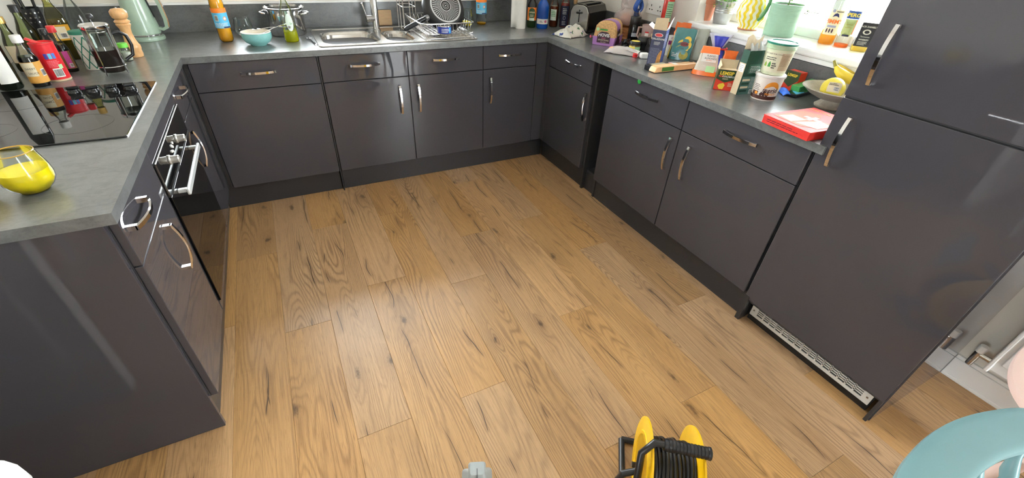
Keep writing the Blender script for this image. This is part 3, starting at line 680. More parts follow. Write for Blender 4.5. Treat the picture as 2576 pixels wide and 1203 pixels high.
# tap
tb = at(948, 76, z=T+0.003); tp = thing('mixer_tap', 'tall chrome mixer tap behind the sink bowls', 'tap', tb)
th = 0.36; R_ = Matrix.Identity(4)
part('column', MB().lathe([(0.026, 0), (0.026, 0.006), (0.0215, 0.010), (0.0215, 0.20), (0.0195, 0.205), (0.0185, th)], 24), STEEL, tp, True)
sp = [(0, 0, th-0.005)]+[(0, -0.09+0.09*math.cos(a), th+0.09*math.sin(a)) for a in [math.pi*i/10 for i in range(1, 11)]]+[(0, -0.18, th-0.05)]
part('spout', MB().tube(sp, 0.0135, 12), CHROME, tp, True)
lv = part('lever_body', MB().tube([(-0.005, 0, 0.072), (-0.062, -0.01, 0.072)], 0.0205, 18), STEEL, tp, True)
part('lever', MB().tube([(-0.054, -0.01, 0.08), (-0.066, -0.012, 0.13), (-0.076, -0.014, 0.165)], [0.006, 0.0055, 0.005], 10), CHROME, lv, True)
# ================================================================ bottles and jars
def rfun(prof):
    def f(z):
        for (r0, a), (r1, b) in zip(prof, prof[1:]):
            if a <= z <= b and b > a: return r0+(r1-r0)*(z-a)/(b-a)
        return prof[-1][0] if z > prof[-1][1] else prof[0][0]
    return f
def vessel(name, label, cat, p, prof, m, cap=None, capm=None, liq=None, liqm=None, n=28, sq=0.0, group=None, rz=None, flute=0, fl=0.0, openm=True):
    """prof: outer wall from base to mouth; cap: profile list; liq: fill height"""
    t = thing(name, label, cat, p, face_cam(p) if rz is None else rz, group)
    b = MB().open(True, False); b.lathe(prof, n, sq=sq, flute=flute, fl=fl)
    part('body', b, m, t, True)
    if liq:
        f = rfun(prof); zs = sorted(set([max(prof[0][1], 0)+0.003]+[z for _, z in prof if 0.003 < z < liq]+[liq]))
        part('liquid', MB().lathe([((f(z))*0.93, z) for z in zs], n, sq=sq), liqm, t, True)
    if cap: part('cap', MB().lathe(cap, 20), capm, t, True)
    return t
def bprof(r, h, neck, sh=0.55, nk=0.72, foot=0.9):
    """generic bottle profile: foot, straight body, shoulder, neck"""
    return [(r*foot, 0), (r, 0.008), (r, h*sh), (r*0.93, h*(sh+0.05)), ((r+neck)/2, h*(sh+nk)/2+0.01*h), (neck*1.1, h*nk), (neck, h*(nk+0.04)), (neck, h)]
def capp(r, z0, z1): return [(r, z0), (r, z1-0.002), (r*0.92, z1), (0, z1)]
def on(u, v, z=T): return at(u, v, z=z+0.0006)
GREENGL = glass('green_glass', (150, 170, 90)); OLIVEG = glass('olive_tint', (214, 214, 150)); BLUEGL = glass('blue_glass', (30, 96, 200)); AMBERGL = glass('amber_glass', (120, 50, 24)); ROSEGL = glass('rose_glass', (200, 110, 90))
DKGL = glass('dark_bottle_glass', (34, 40, 26)); GOLD = mat('gold_cap', (196, 160, 90), 0.3, 0.8); REDP = mat('red_plastic', (206, 34, 36), 0.35, var=0.04)
OIL = liquid('olive_oil', (176, 150, 20)); OJ = mat('orange_juice', (255, 178, 30), 0.25, var=0.04); YJ = mat('yellow_squash', (250, 222, 14), 0.3, var=0.03)
COFFEE = mat('black_coffee', (36, 16, 12), 0.12, var=0.1); SOY = mat('dark_sauce', (16, 10, 10), 0.12, var=0.1)
TEALM = mat('kettle_sage', (158, 180, 160), 0.3, var=0.03, coat=0.4)
# kettle
p = on(372, 98); kt = thing('kettle', 'sage green tapered electric kettle with chrome handle', 'kettle', p, face_cam(p)-0.25)
r = rad(p, 92)
part('power_base', MB().lathe([(r, 0), (r*1.02, 0.006), (r*1.0, 0.016), (r*0.86, 0.020), (0, 0.020)], 40), TEALM, kt, True)
part('steel_ring', MB().lathe([(r*0.88, 0.020), (r*0.92, 0.024), (r*0.92, 0.030), (r*0.88, 0.033)], 40), CHROME, kt, True)
kp = [(r*0.89, 0.033), (r*0.90, 0.05), (r*0.80, 0.12), (r*0.68, 0.20), (r*0.62, 0.25), (r*0.56, 0.262), (0, 0.27)]
bd = part('body', MB().lathe(kp, 44), TEALM, kt, True)
part('lid_knob', MB().lathe([(0.008, 0.268), (0.018, 0.284), (0.012, 0.296), (0, 0.297)], 20), CHROME, kt, True)
def strip(parent, pts, w, th, m, name, sides=(0, 1, 0)):
    b = MB(); L = []; sd = Vector(sides)
    for i, q in enumerate(pts):
        q = Vector(q); tg = (Vector(pts[min(i+1, len(pts)-1)])-Vector(pts[max(i-1, 0)])).normalized(); nn = sd.cross(tg).normalized()
        L.append([q-sd*w/2-nn*th/2, q+sd*w/2-nn*th/2, q+sd*w/2+nn*th/2, q-sd*w/2+nn*th/2])
    b.loft(L, None, True, True); return part(name, b, m, parent, True)
hp = [(r*0.60, 0, 0.252), (r*0.95, 0, 0.258), (r*1.22, 0, 0.235), (r*1.36, 0, 0.17), (r*1.40, 0, 0.10), (r*1.34, 0, 0.06)]
strip(kt, hp, 0.03, 0.016, TEALM, 'handle'); strip(kt, [(x+0.011, y, z) for x, y, z in hp[1:]], 0.022, 0.005, CHROME, 'handle_trim')
strip(kt, [(r*0.86, 0, 0.055), (r*1.1, 0, 0.05), (r*1.35, 0, 0.06)], 0.028, 0.014, TEALM, 'handle_foot')
gz = strip(kt, [(r*0.85, 0, 0.11), (r*0.80, 0, 0.15), (r*0.73, 0, 0.195)], 0.014, 0.004, DARK, 'water_gauge')
part('spout', MB().loft([[(-r*0.60, -0.02, 0.235), (-r*0.60, 0.02, 0.235), (-r*0.62, 0.018, 0.20), (-r*0.62, -0.018, 0.20)], [(-r*0.98, -0.006, 0.25), (-r*0.98, 0.006, 0.25), (-r*0.92, 0.005, 0.235), (-r*0.92, -0.005, 0.235)]], None, True, True), TEALM, kt, True)
# pepper mill
p = on(345, 141); h = rise(p, 279, 22); BEECH = mat('beech_wood', (212, 164, 112), 0.32, var=0.12, scale=14, stretch=(6, 6, 0.8))
pm = thing('pepper_mill', 'turned beech pepper mill between kettle and coffee press', 'pepper mill', p)
R = 0.029
pr = [(0.028, 0), (0.030, 0.012), (0.029, 0.03), (0.0315, 0.036), (0.0315, 0.05), (0.028, 0.056), (0.022, h*0.36), (0.0195, h*0.48), (0.022, h*0.58), (0.028, h*0.64), (0.030, h*0.665), (0.026, h*0.685), (0.031, h*0.71), (0.031, h*0.73), (0.024, h*0.755), (0.024, h*0.77)]
part('body', MB().lathe(pr, 28), BEECH, pm, True)
part('head', MB().lathe([(0.024, h*0.772), (0.031, h*0.80), (0.034, h*0.86), (0.033, h*0.92), (0.024, h*0.965), (0.008, h*0.98), (0, h*0.98)], 28), BEECH, pm, True)
part('nut', MB().lathe([(0.006, h*0.978), (0.006, h), (0, h*1.005)], 12), CHROME, pm, True)
# french press
p = on(292, 184); h = rise(p, 231, 58); r = 0.047
fp = thing('coffee_press', 'glass coffee press half full of black coffee', 'coffee press', p, face_cam(p)+0.15)
part('beaker', MB().open(True, False).lathe([(r*0.9, 0.012), (r, 0.02), (r, h*0.93), (r*1.04, h*0.95)], 32), CLEAR, fp, True)
part('coffee', MB().lathe([(r*0.86, 0.014), (r*0.96, 0.022), (r*0.96, h*0.50)], 32), COFFEE, fp, True)
part('lid', MB().lathe([(r*1.03, h*0.90), (r*1.06, h*0.91), (r*1.06, h*0.965), (r*0.98, h*0.985), (0.01, h*0.99), (0, h*0.99)], 32), CHROME, fp, True)
part('plunger_rod', MB().tube([(0, 0, h*0.45), (0, 0, h*1.09)], 0.0025, 8), CHROME, fp, True)
part('plunger_knob', MB().lathe([(0.004, h*1.07), (0.012, h*1.09), (0.0135, h*1.13), (0.009, h*1.17), (0, h*1.18)], 18), BLACKP, fp, True)
part('filter_disc', MB().lathe([(r*0.94, h*0.84), (r*0.95, h*0.85), (r*0.94, h*0.86)], 28), STEEL, fp, True)
b = MB()
for k in range(4):
    a = math.pi/4+k*math.pi/2; c, s_ = math.cos(a), math.sin(a)
    b.tube([(c*r*1.03, s_*r*1.03, h*0.9), (c*r*1.03, s_*r*1.03, 0.03), (c*r*1.14, s_*r*1.14, 0.002)], 0.0028, 6)
b.tube([(r*1.03*math.cos(2*math.pi*i/32), r*1.03*math.sin(2*math.pi*i/32), 0.035) for i in range(32)], 0.002, 6, closed=True)
part('steel_frame', b, CHROME, fp, True)
part('handle', MB().tube([(r*1.0, 0, h*0.78), (r*1.5, 0, h*0.80), (r*1.95, 0, h*0.72), (r*2.05, 0, h*0.52), (r*1.85, 0, h*0.33), (r*1.2, 0, h*0.25)], 0.0065, 10), BLACKP, fp, True)
# lattice canister
p = on(243, 171); h = rise(p, 192, 88)
lc = vessel('canister', 'small white canister with green lattice pattern behind the coffee press', 'canister', p, [(0.034, 0), (0.035, 0.004), (0.035, h), (0.034, h+0.001), (0, h+0.001)], mat('canister_white', (224, 226, 214), 0.45))
LG = mat('lattice_green', (40, 120, 96), 0.5); f = cyl_fn(0.035, 0)
b = MB()
for k in range(8):
    for s_ in (-1, 1):
        a0 = k*2*math.pi/8*0.035
        b.grid(lambda a, c: f(a0+s_*a*0.055+0.0045*c, 0.005+a*(h-0.012), 0.0006), 12, 1)
part('lattice_print', b, LG, lc)
part('lid', MB().lathe([(0.036, h), (0.036, h+0.012), (0.03, h+0.014), (0, h+0.014)], 28), LG, lc, True)
# jar with green lid
p = on(324, 151); h = rise(p, 304, 108)
gj = vessel('spice_jar', 'small clear jar with bright green lid behind the press handle', 'jar', p, [(0.019, 0), (0.021, 0.004), (0.021, h*0.72), (0.018, h*0.8)], CLEAR, capp(0.0205, h*0.76, h), mat('lime_plastic', (104, 196, 60), 0.4), h*0.5, mat('white_grain', (216, 214, 200), 0.7))
# clear empty bottle
p = on(232, 127); h = 0.27
vessel('drink_bottle', 'large empty clear plastic bottle beside the kettle', 'bottle', p, [(0.036, 0), (0.042, 0.01), (0.042, 0.12), (0.039, 0.15), (0.028, 0.19), (0.015, 0.225), (0.0135, 0.25), (0.0135, h)], CLEAR, capp(0.016, 0.25, h+0.004), PAPER)
# oil bottle
p = on(190, 146)
ob = vessel('oil_bottle', 'square clear bottle of olive oil with orange and cream label', 'bottle', p, [(0.036, 0), (0.039, 0.006), (0.039, 0.155), (0.034, 0.185), (0.018, 0.222), (0.014, 0.235), (0.014, 0.27)], OLIVEG, capp(0.017, 0.245, 0.275), GOLD, 0.165, OIL, sq=0.6)
f = plane_fn((0, -0.0385, 0.11), (1, 0, 0), (0, 0, 1)); OR = mat('label_ochre', (206, 150, 40), 0.5)
patch(f, -0.032, 0.032, -0.025, 0.04, OR, ob, h=0.001); patch(f, -0.024, 0.018, -0.018, 0.032, CREAM, ob, 'label_panel', h=0.0016); barcode(plane_fn((0, -0.0402, 0.11), (1, 0, 0), (0, 0, 1)), 0.002, -0.004, 0.018, 0.016, ob)
# soy sauce bottle, red cap
p = on(184, 178); h = rise(p, 130, 64)
sb = vessel('sauce_bottle', 'slim dark sauce bottle with red cap and magenta label', 'bottle', p, bprof(0.024, h, 0.0105, 0.5, 0.74), CLEAR, capp(0.014, h*0.88, h*1.02), REDP, h*0.62, SOY)
f = cyl_fn(0.024, h*0.28); patch(f, -0.022, 0.022, -h*0.2, h*0.2, mat('label_brown', (120, 84, 40), 0.5), sb); patch(f, -0.006, 0.012, -h*0.18, h*0.2, mat('label_magenta', (190, 60, 140), 0.5), sb, 'label_panel', h=0.0009); barcode(f, 0.006, -h*0.12, 0.010, 0.012, sb)
# small bottle, black cap
p = on(158, 170); h = rise(p, 106, 72)
vessel('sauce_bottle', 'pale pink dressing bottle with black cap behind the red drum', 'bottle', p, bprof(0.022, h, 0.012, 0.6, 0.8), CLEAR, capp(0.0145, h*0.86, h*1.01), BLACKP, h*0.7, mat('pink_dressing', (206, 160, 150), 0.4))
# red salt drum
p = on(152, 199); h = rise(p, 97, 107); r = 0.037
sd = vessel('salt_drum', 'bright red cardboard drum with flip spout and barcode', 'drum', p, [(r, 0), (r, h*0.96), (r*1.03, h*0.965), (r*1.03, h), (r*0.96, h), (r*0.95, h*0.97), (0, h*0.97)], mat('red_card', (214, 26, 34), 0.45, var=0.04))
part('flip_spout', MB().loft([[(-r*0.2, -0.012, h*0.97), (r*0.1, -0.012, h*0.97), (r*0.1, 0.012, h*0.97), (-r*0.2, 0.012, h*0.97)], [(-r*1.1, -0.010, h*1.10), (-r*0.9, -0.010, h*1.14), (-r*0.9, 0.010, h*1.14), (-r*1.1, 0.010, h*1.10)]], None, True, True), REDP, sd)
part('base_rim', MB().lathe([(r*1.02, 0.0), (r*1.03, 0.004), (r*1.02, 0.007)], 28), CARD, sd, True)
f = cyl_fn(r, h*0.5); PINKP = mat('pink_print', (236, 120, 130), 0.5)
barcode(f, 0.008, -h*0.27, 0.024, 0.026, sd); smallprint(f, -0.012, 0.026, -h*0.12, h*0.06, 5, PINKP, sd, 5)
for i, c in enumerate(((60, 60, 150), (90, 180, 210), (70, 120, 200))): patch(f, -0.012+i*0.012, -0.002+i*0.012, h*0.1, h*0.24, mat('picture_%d' % i, c, 0.5), sd, 'printed_picture', 0.0009)
patch(f, 0.016, 0.03, -h*0.17, -h*0.06, mat('pale_green_print', (170, 220, 160), 0.5), sd, 'printed_mark', 0.0009)
# sauce with white cap
p = on(108, 214); h = rise(p, 37, 86); r = 0.029
vs = vessel('sauce_bottle', 'dark sauce bottle with white cap and cream and orange label', 'bottle', p, [(r*0.95, 0), (r, 0.006), (r, h*0.56), (r*0.9, h*0.62), (0.013, h*0.78), (0.0125, h*0.96)], CLEAR, capp(0.0165, h*0.86, h*1.0), PAPER, h*0.60, SOY)
f = cyl_fn(r, h*0.3); patch(f, -0.05, 0.05, -h*0.22, h*0.2, mat('label_orange', (214, 156, 70), 0.5), vs, nu=24); patch(f, -0.036, 0.006, -h*0.08, h*0.19, CREAM, vs, 'label_panel', 0.0009)
lettering('SWEET', 0.010, f, INKK, vs, -0.010, h*0.07, 0.0013); lettering('SAUCE', 0.010, f, INKK, vs, -0.006, -h*0.02, 0.0013); barcode(f, 0.026, -h*0.02, 0.014, 0.02, vs)
# gold capped vinegar bottle
p = on(72, 176); h = rise(p, 11, 30); r = 0.030
gb = vessel('vinegar_bottle', 'tall clear bottle with gold cap and cream label', 'bottle', p, bprof(r, h, 0.013, 0.5, 0.76), glass('faint_green_glass', (206, 216, 176)), capp(0.0155, h*0.88, h*1.0), GOLD, h*0.42, OIL)
f = cyl_fn(r, h*0.33); patch(f, -0.034, 0.034, -h*0.16, h*0.16, CREAM, gb); patch(f, 0.014, 0.034, -h*0.16, -h*0.06, mat('label_blue', (60, 140, 190), 0.5), gb, 'label_panel', 0.0009)
# tall clear bottle, black cap
p = on(112, 158); h = rise(p, 42, 4); r = 0.032
tb_ = vessel('spirit_bottle', 'tall clear green-tinged bottle with black cap', 'bottle', p, bprof(r, h, 0.015, 0.55, 0.78), glass('faint_green_glass'), capp(0.017, h*0.88, h*1.0), BLACKP, h*0.38, OIL)
f = cyl_fn(r, h*0.2); patch(f, -0.03, 0.03, -h*0.1, h*0.1, mat('label_blue'  , (60, 140, 190), 0.5), tb_)
# dark bottle at the frame edge with white label
p = on(34, 226); r = 0.036
db = vessel('wine_bottle', 'dark green bottle with white label standing on the hob edge', 'bottle', (p.x, p.y, T+0.0065), [(r*0.9, 0), (r, 0.006), (r, 0.19), (r*0.8, 0.215), (0.016, 0.25), (0.0145, 0.30)], mat('dark_bottle', (16, 22, 14), 0.05), capp(0.0165, 0.27, 0.303), BLACKP)
f = cyl_fn(r, 0.10); patch(f, -0.024, 0.030, -0.075, 0.07, PAPER, db, nu=16)
# black perforated holder
p = on(118, 112); ph = thing('utensil_pot', 'black perforated utensil pot among the oil bottles', 'pot', p); h = 0.17
part('body', MB().open(True, False).lathe([(0.040, 0), (0.042, 0.004), (0.044, h)], 28), BLACKP, ph, True)
b = MB(); f = cyl_fn(lambda z: 0.040+0.004*z/h, 0)
for k in range(7):
    for i in range(16):
        a = (i+0.5*(k % 2))*2*math.pi/16*0.042; b.add([f(a+0.004*math.cos(q*math.pi/3), 0.03+k*0.02+0.004*math.sin(q*math.pi/3), 0.0006) for q in range(6)], [tuple(range(6))])
part('perforations', b, STEEL, ph, kind='stuff')
for k, (a, l) in enumerate(((0.4, 0.27), (2.2, 0.25), (4.1, 0.28))):
    part('utensil', MB().tube([(0.015*math.cos(a), 0.015*math.sin(a), 0.01), (0.04*math.cos(a), 0.04*math.sin(a), l)], [0.005, 0.007], 8), BLACKP, ph, True)
# juice glass on the peninsula
p = on(92, 478); t_ = rise(p, 42, 372); r = 0.051
jg = thing('juice_glass', 'ribbed stemless glass with gold rim, half full of yellow juice', 'glass', p, face_cam(p))
gp = [(0.0, 0.002), (r*0.55, 0.002), (r*0.8, 0.014), (r*0.97, t_*0.28), (r, t_*0.42), (r*0.95, t_*0.62), (r*0.82, t_*0.86), (r*0.76, t_)]
part('bowl', MB().open(False, False).lathe(gp, 72, flute=36, fl=0.008), CLEAR, jg, True)
lf = rfun(gp[1:]); part('juice', MB().lathe([(lf(z)*0.955, z+0.001) for z in (0.003, 0.014, t_*0.2, t_*0.28, t_*0.42, t_*0.55)], 48), YJ, jg, True)
part('gold_rim', MB().tube([(r*0.76*math.cos(2*math.pi*i/40), r*0.76*math.sin(2*math.pi*i/40), t_) for i in range(40)], 0.0014, 6, closed=True), GOLD, jg, True)
LEMON = mat('lemon_skin', (238, 206, 40), 0.4, var=0.06, scale=60, bump=0.1)
p = on(-34, 503); lm = [(0.0, 0), (0.012, 0.004), (0.026, 0.014), (0.030, 0.03), (0.026, 0.046), (0.012, 0.056), (0.006, 0.062), (0, 0.064)]
solo('lemon', MB().lathe(lm, 24, Matrix.Translation((-0.03, 0, 0.030)) @ Matrix.Rotation(math.pi/2, 4, 'Y')), LEMON, 'yellow lemon on the peninsula at the left frame edge', 'lemon', loc=p, rz=0.5, smooth=True)
# ================================================================ back run
def juice_bottle(label, u, v, fill, wpx):
    p = on(u, v); r = rad(p, wpx); h = 0.30
    pr = [(r*0.75, 0), (r*0.98, 0.012), (r, 0.03), (r*0.97, 0.055), (r, 0.075), (r, 0.145), (r*0.92, 0.165), (r*0.98, 0.185), (r*0.9, 0.215), (r*0.5, 0.255), (0.014, 0.27), (0.014, 0.295)]
    t = vessel('juice_bottle', label, 'bottle', p, pr, CLEAR, capp(0.017, 0.272, 0.302), mat('orange_cap', (240, 130, 20), 0.4), fill, OJ)
    f = cyl_fn(r, 0.11); patch(f, -r*2.4, r*2.4, -0.038, 0.038, mat('label_sky', (84, 178, 218), 0.45), t, nu=28)
    patch(f, -r*2.4, r*2.4, 0.038, 0.06, mat('label_tangerine', (240, 128, 40), 0.45), t, nu=28, name='label_panel')
    barcode(f, -r*0.6, 0.012, 0.016, 0.022, t); shape_patch(f, oval(r*0.55, 0.01, 0.009, 0.010), mat('label_tangerine'), t); shape_patch(f, oval(r*0.55, 0.01, 0.006, 0.0065), INKW, t, h=0.0012); smallprint(f, -r*1.0, r*1.0, -0.034, -0.010, 4, INKW, t, 8); patch(f, r*0.1, r*1.2, -0.037, -0.030, mat('navy_print', (36, 34, 84), 0.5), t, 'label_panel', 0.001)
    return t
juice_bottle('full orange juice bottle with blue label left of the teal bowl', 573, 103, 0.26, 37)
juice_bottle('nearly empty orange juice bottle with blue label right of the dish rack', 1211, 60, 0.012, 28)
def tumbler(label, u, v, ut, vt, wpx, fill=None, fm=None):
    p = on(u, v); h = rise(p, ut, vt); r = rad(p, wpx)
    t = thing('stemless_glass', label, 'glass', p)
    gp = [(0.0, 0.002), (r*0.5, 0.002), (r*0.78, 0.012), (r*0.97, h*0.3), (r, h*0.42), (r*0.92, h*0.7), (r*0.8, h)]
    part('bowl', MB().open(False, False).lathe(gp, 32), CLEAR, t, True)
    part('rim', MB().tube([(r*0.8*math.cos(2*math.pi*i/32), r*0.8*math.sin(2*math.pi*i/32), h) for i in range(32)], 0.0011, 6, closed=True), CLEAR, t, True)
    if fill: lf = rfun(gp[1:]); part('drink', MB().lathe([(lf(z)*0.94, z+0.001) for z in (0.003, 0.012, h*fill*0.6, h*fill)], 28), fm, t, True)
tumbler('empty stemless glass behind the teal bowl', 620, 92, 611, 43, 50)
tumbler('stemless glass with a little yellow squash behind the dish rack', 1176, 66, 1166, 22, 32, 0.3, YJ)
# teal bowl and spoon
p = on(652, 112); h = rise(p, 643, 79); r = rad(p, 78); TB = mat('teal_glaze', (126, 182, 178), 0.22, var=0.06, scale=80); CG = mat('cream_glaze', (226, 218, 202), 0.25)
bw = thing('cereal_bowl', 'teal glazed bowl with cream inside and a spoon across it', 'bowl', p)
part('outside', MB().open(True, False).lathe([(r*0.52, 0), (r*0.54, 0.004), (r*0.82, h*0.25), (r*0.98, h*0.55), (r, h*0.8), (r*0.985, h)], 40), TB, bw, True)
part('inside', MB().open(True, False).lathe([(r*0.3, 0.012), (r*0.8, h*0.32), (r*0.95, h*0.7), (r*0.955, h-0.001)], 40), CG, bw, True)
part('lip', MB().tube([(r*0.972*math.cos(2*math.pi*i/40), r*0.972*math.sin(2*math.pi*i/40), h) for i in range(40)], 0.0022, 6, closed=True), CG, bw, True)
def spoon(label, p, rz, tilt, name='spoon'):
    M = Matrix.Rotation(tilt, 4, 'Y'); t = thing(name, label, name, p, rz)
    part('handle', MB().tube([M @ Vector(q) for q in ((0.0, 0, 0), (0.05, 0, 0.004), (0.10, 0, 0.004), (0.135, 0, 0))], [0.0025, 0.0022, 0.0032, 0.0045], 8), CHROME, t, True)
    part('scoop', MB().grid(lambda a, c: M @ Vector((-0.045*a, 0.014*math.sin(math.pi*min(1, a*0.92+0.08))*(2*c-1), -0.008*math.sin(math.pi*a)*(1-(2*c-1)**2))), 8, 6), CHROME, t, True, solid=0.001)
spoon('steel spoon resting in the teal bowl, handle to the right', (p.x+r*0.55, p.y+0.015, p.z+h*0.86), 0.35, -0.25)
spoon('second steel spoon across the teal bowl rim', (p.x+r*0.35, p.y+0.045, p.z+h+0.006), 0.05, -0.02)
# washing-up liquid
p = on(736, 103); r = rad(p, 38); h = 0.245
wl = vessel('washing_up_bottle', 'clear washing-up liquid bottle, quarter full of yellow-green soap', 'bottle', p, [(r*0.9, 0), (r, 0.006), (r*0.95, 0.05), (r*0.98, 0.11), (r*0.95, 0.15), (r*0.72, 0.185), (r*0.46, 0.205), (0.013, 0.222)], CLEAR, capp(0.014, 0.22, h), PAPER, 0.055, liquid('dish_soap', (226, 222, 30), clear=0.2))
f = cyl_fn(r, 0.105); shape_patch(f, oval(0.006, 0, 0.019, 0.045), mat('pale_label', (214, 228, 214), 0.5), wl, 'printed_label'); barcode(f, 0.0, -0.024, 0.012, 0.012, wl); lettering('2x', 0.014, f, mat('soap_green', (50, 150, 60), 0.5), wl, 0.012, -0.006, 0.0012)
# steel pot
p = on(729, 85); rp = rad(p, 98); h = rise(p, 715, 16)
pt_ = thing('stock_pot', 'stainless steel stock pot with loop handles behind the soap bottle', 'pot', p, -0.25)
part('body', MB().open(True, False).lathe([(rp*0.9, 0), (rp*0.95, 0.006), (rp*0.95, h*0.94), (rp*1.03, h)], 48), mat('polished_steel', (206, 206, 206), 0.1, 1.0, var=0.05), pt_, True)
part('inside', MB().open(True, False).lathe([(rp*0.92, 0.006), (rp*0.93, h*0.94), (rp*1.0, h-0.001)], 48), STEELB, pt_, True)
part('rim', MB().tube([(rp*1.03*math.cos(2*math.pi*i/48), rp*1.03*math.sin(2*math.pi*i/48), h) for i in range(48)], 0.003, 6, closed=True), CHROME, pt_, True)
for s_ in (-1, 1): part('loop_handle', MB().tube([(s_*rp*0.93, -0.045, h*0.78), (s_*rp*1.12, -0.045, h*0.80), (s_*rp*1.24, -0.03, h*0.82), (s_*rp*1.24, 0.03, h*0.82), (s_*rp*1.12, 0.045, h*0.80), (s_*rp*0.93, 0.045, h*0.78)], 0.006, 10), CHROME, pt_, True)
# fork
p = on(784, 104); fk = thing('fork', 'silver fork lying beside the sink', 'fork', p, 0.12); 
part('handle', MB().tube([(0.0, -0.12, 0.005), (0, -0.06, 0.004), (0, 0.0, 0.006), (0, 0.03, 0.008)], [0.007, 0.004, 0.003, 0.004], 8), CHROME, fk, True)
part('head', MB().prism([(-0.004, 0.028), (0.004, 0.028), (0.012, 0.05), (0.012, 0.06), (-0.012, 0.06), (-0.012, 0.05)], 0.006, 0.008), CHROME, fk)
for i in range(4): part('tine', MB().tube([(-0.0105+i*0.007, 0.058, 0.007), (-0.0105+i*0.007, 0.085, 0.005), (-0.0105+i*0.007, 0.102, 0.008)], [0.0022, 0.0018, 0.0008], 6), CHROME, fk, True)
# wooden block behind the tap
p = at(969, 66, y=BW-0.033); bl = thing('wooden_block', 'small pale wooden block leaning on the upstand behind the tap', 'block', (p.x, p.y, T+0.0006), 0.0)
part('board', MB().box(-0.052, 0.052, -0.009, 0.009, 0, 0.098), mat('raw_beech', (190, 158, 120), 0.6, var=0.1, scale=20, stretch=(1, 1, 8)), bl, bevel=0.006)
# dish rack
ra = at(1074, 100, z=T+0.004); rx0, rx1, ry0, ry1 = 1.29, 1.625, 0.075, 0.50
dr = thing('dish_rack', 'chrome wire dish rack on the drainer', 'dish rack', ((rx0+rx1)/2, (ry0+ry1)/2, T+0.006))
z_ = T+0.030; zr = T+0.092; w = 0.0024
b = MB(); loop = lambda x0, x1, y0, y1, z, r_=0.03: [Vector(q) for q in rrect((x0+x1)/2, (y0+y1)/2, (x1-x0)/2, (y1-y0)/2, r_, z, 4)]
part('base_loop', MB().tube(loop(rx0, rx1, ry0, ry1, T+0.010), 0.003, 8, closed=True), WIRE, dr, True, world=True)
part('floor_loop', MB().tube(loop(rx0+0.02, rx1-0.02, ry0+0.03, ry1-0.02, z_), 0.003, 8, closed=True), WIRE, dr, True, world=True)
part('rim_loop', MB().tube(loop(rx0-0.02, rx1-0.005, ry0+0.005, ry1, zr), 0.0042, 8, closed=True), WIRE, dr, True, world=True)
for i in range(11):
    x = rx0+0.035+i*(rx1-rx0-0.07)/10
    part('front_wire', MB().tube([(x-0.012, ry0+0.006, zr), (x, ry0+0.03, z_), (x, ry1-0.02, z_), (x-0.012, ry1, zr)], w, 6), WIRE, dr, True, world=True)
for i in range(9):
    y = ry0+0.06+i*(ry1-ry0-0.11)/8
    part('floor_wire', MB().tube([(rx0-0.018, y, zr), (rx0+0.02, y, z_), (rx1-0.02, y, z_), (rx1-0.006, y, zr)], w, 6), WIRE, dr, True, world=True)
for x, y in ((rx0+0.01, ry0+0.02), (rx1-0.03, ry0+0.02), (rx0+0.01, ry1-0.03), (rx1-0.03, ry1-0.03)):
    part('foot', MB().tube([(x, y, T+0.004), (x, y, z_+0.002), (x+0.02, y, z_+0.004)], 0.0032, 8), WIRE, dr, True, world=True)
# cutlery cage at the back left
cg = part('cutlery_cage', MB().tube(loop(rx0-0.055, rx0+0.03, 0.36, 0.52, T+0.235, 0.008), 0.003, 8, closed=True).tube(loop(rx0-0.055, rx0+0.03, 0.36, 0.52, T+0.15, 0.008), 0.0024, 6, closed=True).tube(loop(rx0-0.05, rx0+0.025, 0.365, 0.515, T+0.012, 0.008), 0.0024, 6, closed=True), WIRE, dr, True, world=True)
for x, y in ((rx0-0.055, 0.37), (rx0-0.055, 0.51), (rx0-0.055, 0.44), (rx0+0.03, 0.37), (rx0+0.03, 0.44), (rx0+0.03, 0.51), (rx0-0.012, 0.36), (rx0-0.012, 0.52)): part('cage_wire', MB().tube([(x, y, T+0.012), (x, y, T+0.235)], w, 6), WIRE, cg, True, world=True)
# frying pan leaning in the rack, base towards the camera
pc = at(1121, 14, y=0.25); nrm = Vector((0.06, -0.86, 0.50)).normalized()
pn = thing('frying_pan', 'black frying pan drying upright with its patterned base showing', 'frying pan', (pc.x, pc.y, T+0.045))
xa = Vector((1, 0.11, 0)).normalized(); xa = (xa-nrm*xa.dot(nrm)).normalized(); ya = nrm.cross(xa); Mp = Matrix((xa, ya, nrm)).transposed().to_4x4(); Mp.translation = pc
PR = 0.142; PANB = mat('pan_enamel', (18, 18, 20), 0.38, var=0.15, scale=150)
part('body', MB().open(False, True).lathe([(PR*1.0, -0.052), (PR*1.02, -0.048), (PR*0.99, -0.03), (PR*0.90, -0.012), (PR*0.8, -0.002), (PR*0.76, 0)], 56, Mp), PANB, pn, True, world=True)
part('inside', MB().open(True, False).lathe([(PR*0.72, -0.006), (PR*0.86, -0.014), (PR*0.96, -0.05)], 40, Mp), PANB, pn, True, world=True)
PST = mat('pan_disc_steel', (214, 216, 220), 0.3, 0.9, var=0.05)
dsc = MB(); ring = lambda r0, r1: dsc.grid(lambda a, c: Mp @ Vector(((r0+(r1-r0)*c)*math.cos(2*math.pi*a), (r0+(r1-r0)*c)*math.sin(2*math.pi*a), 0.0012)), 48, 1)
ring(PR*0.66, PR*0.735); ring(PR*0.22, PR*0.255); ring(PR*0.14, PR*0.155); ring(PR*0.085, PR*0.10); ring(0.0, PR*0.03)
part('induction_ring', dsc, PST, pn, world=True)
sp_ = MB()
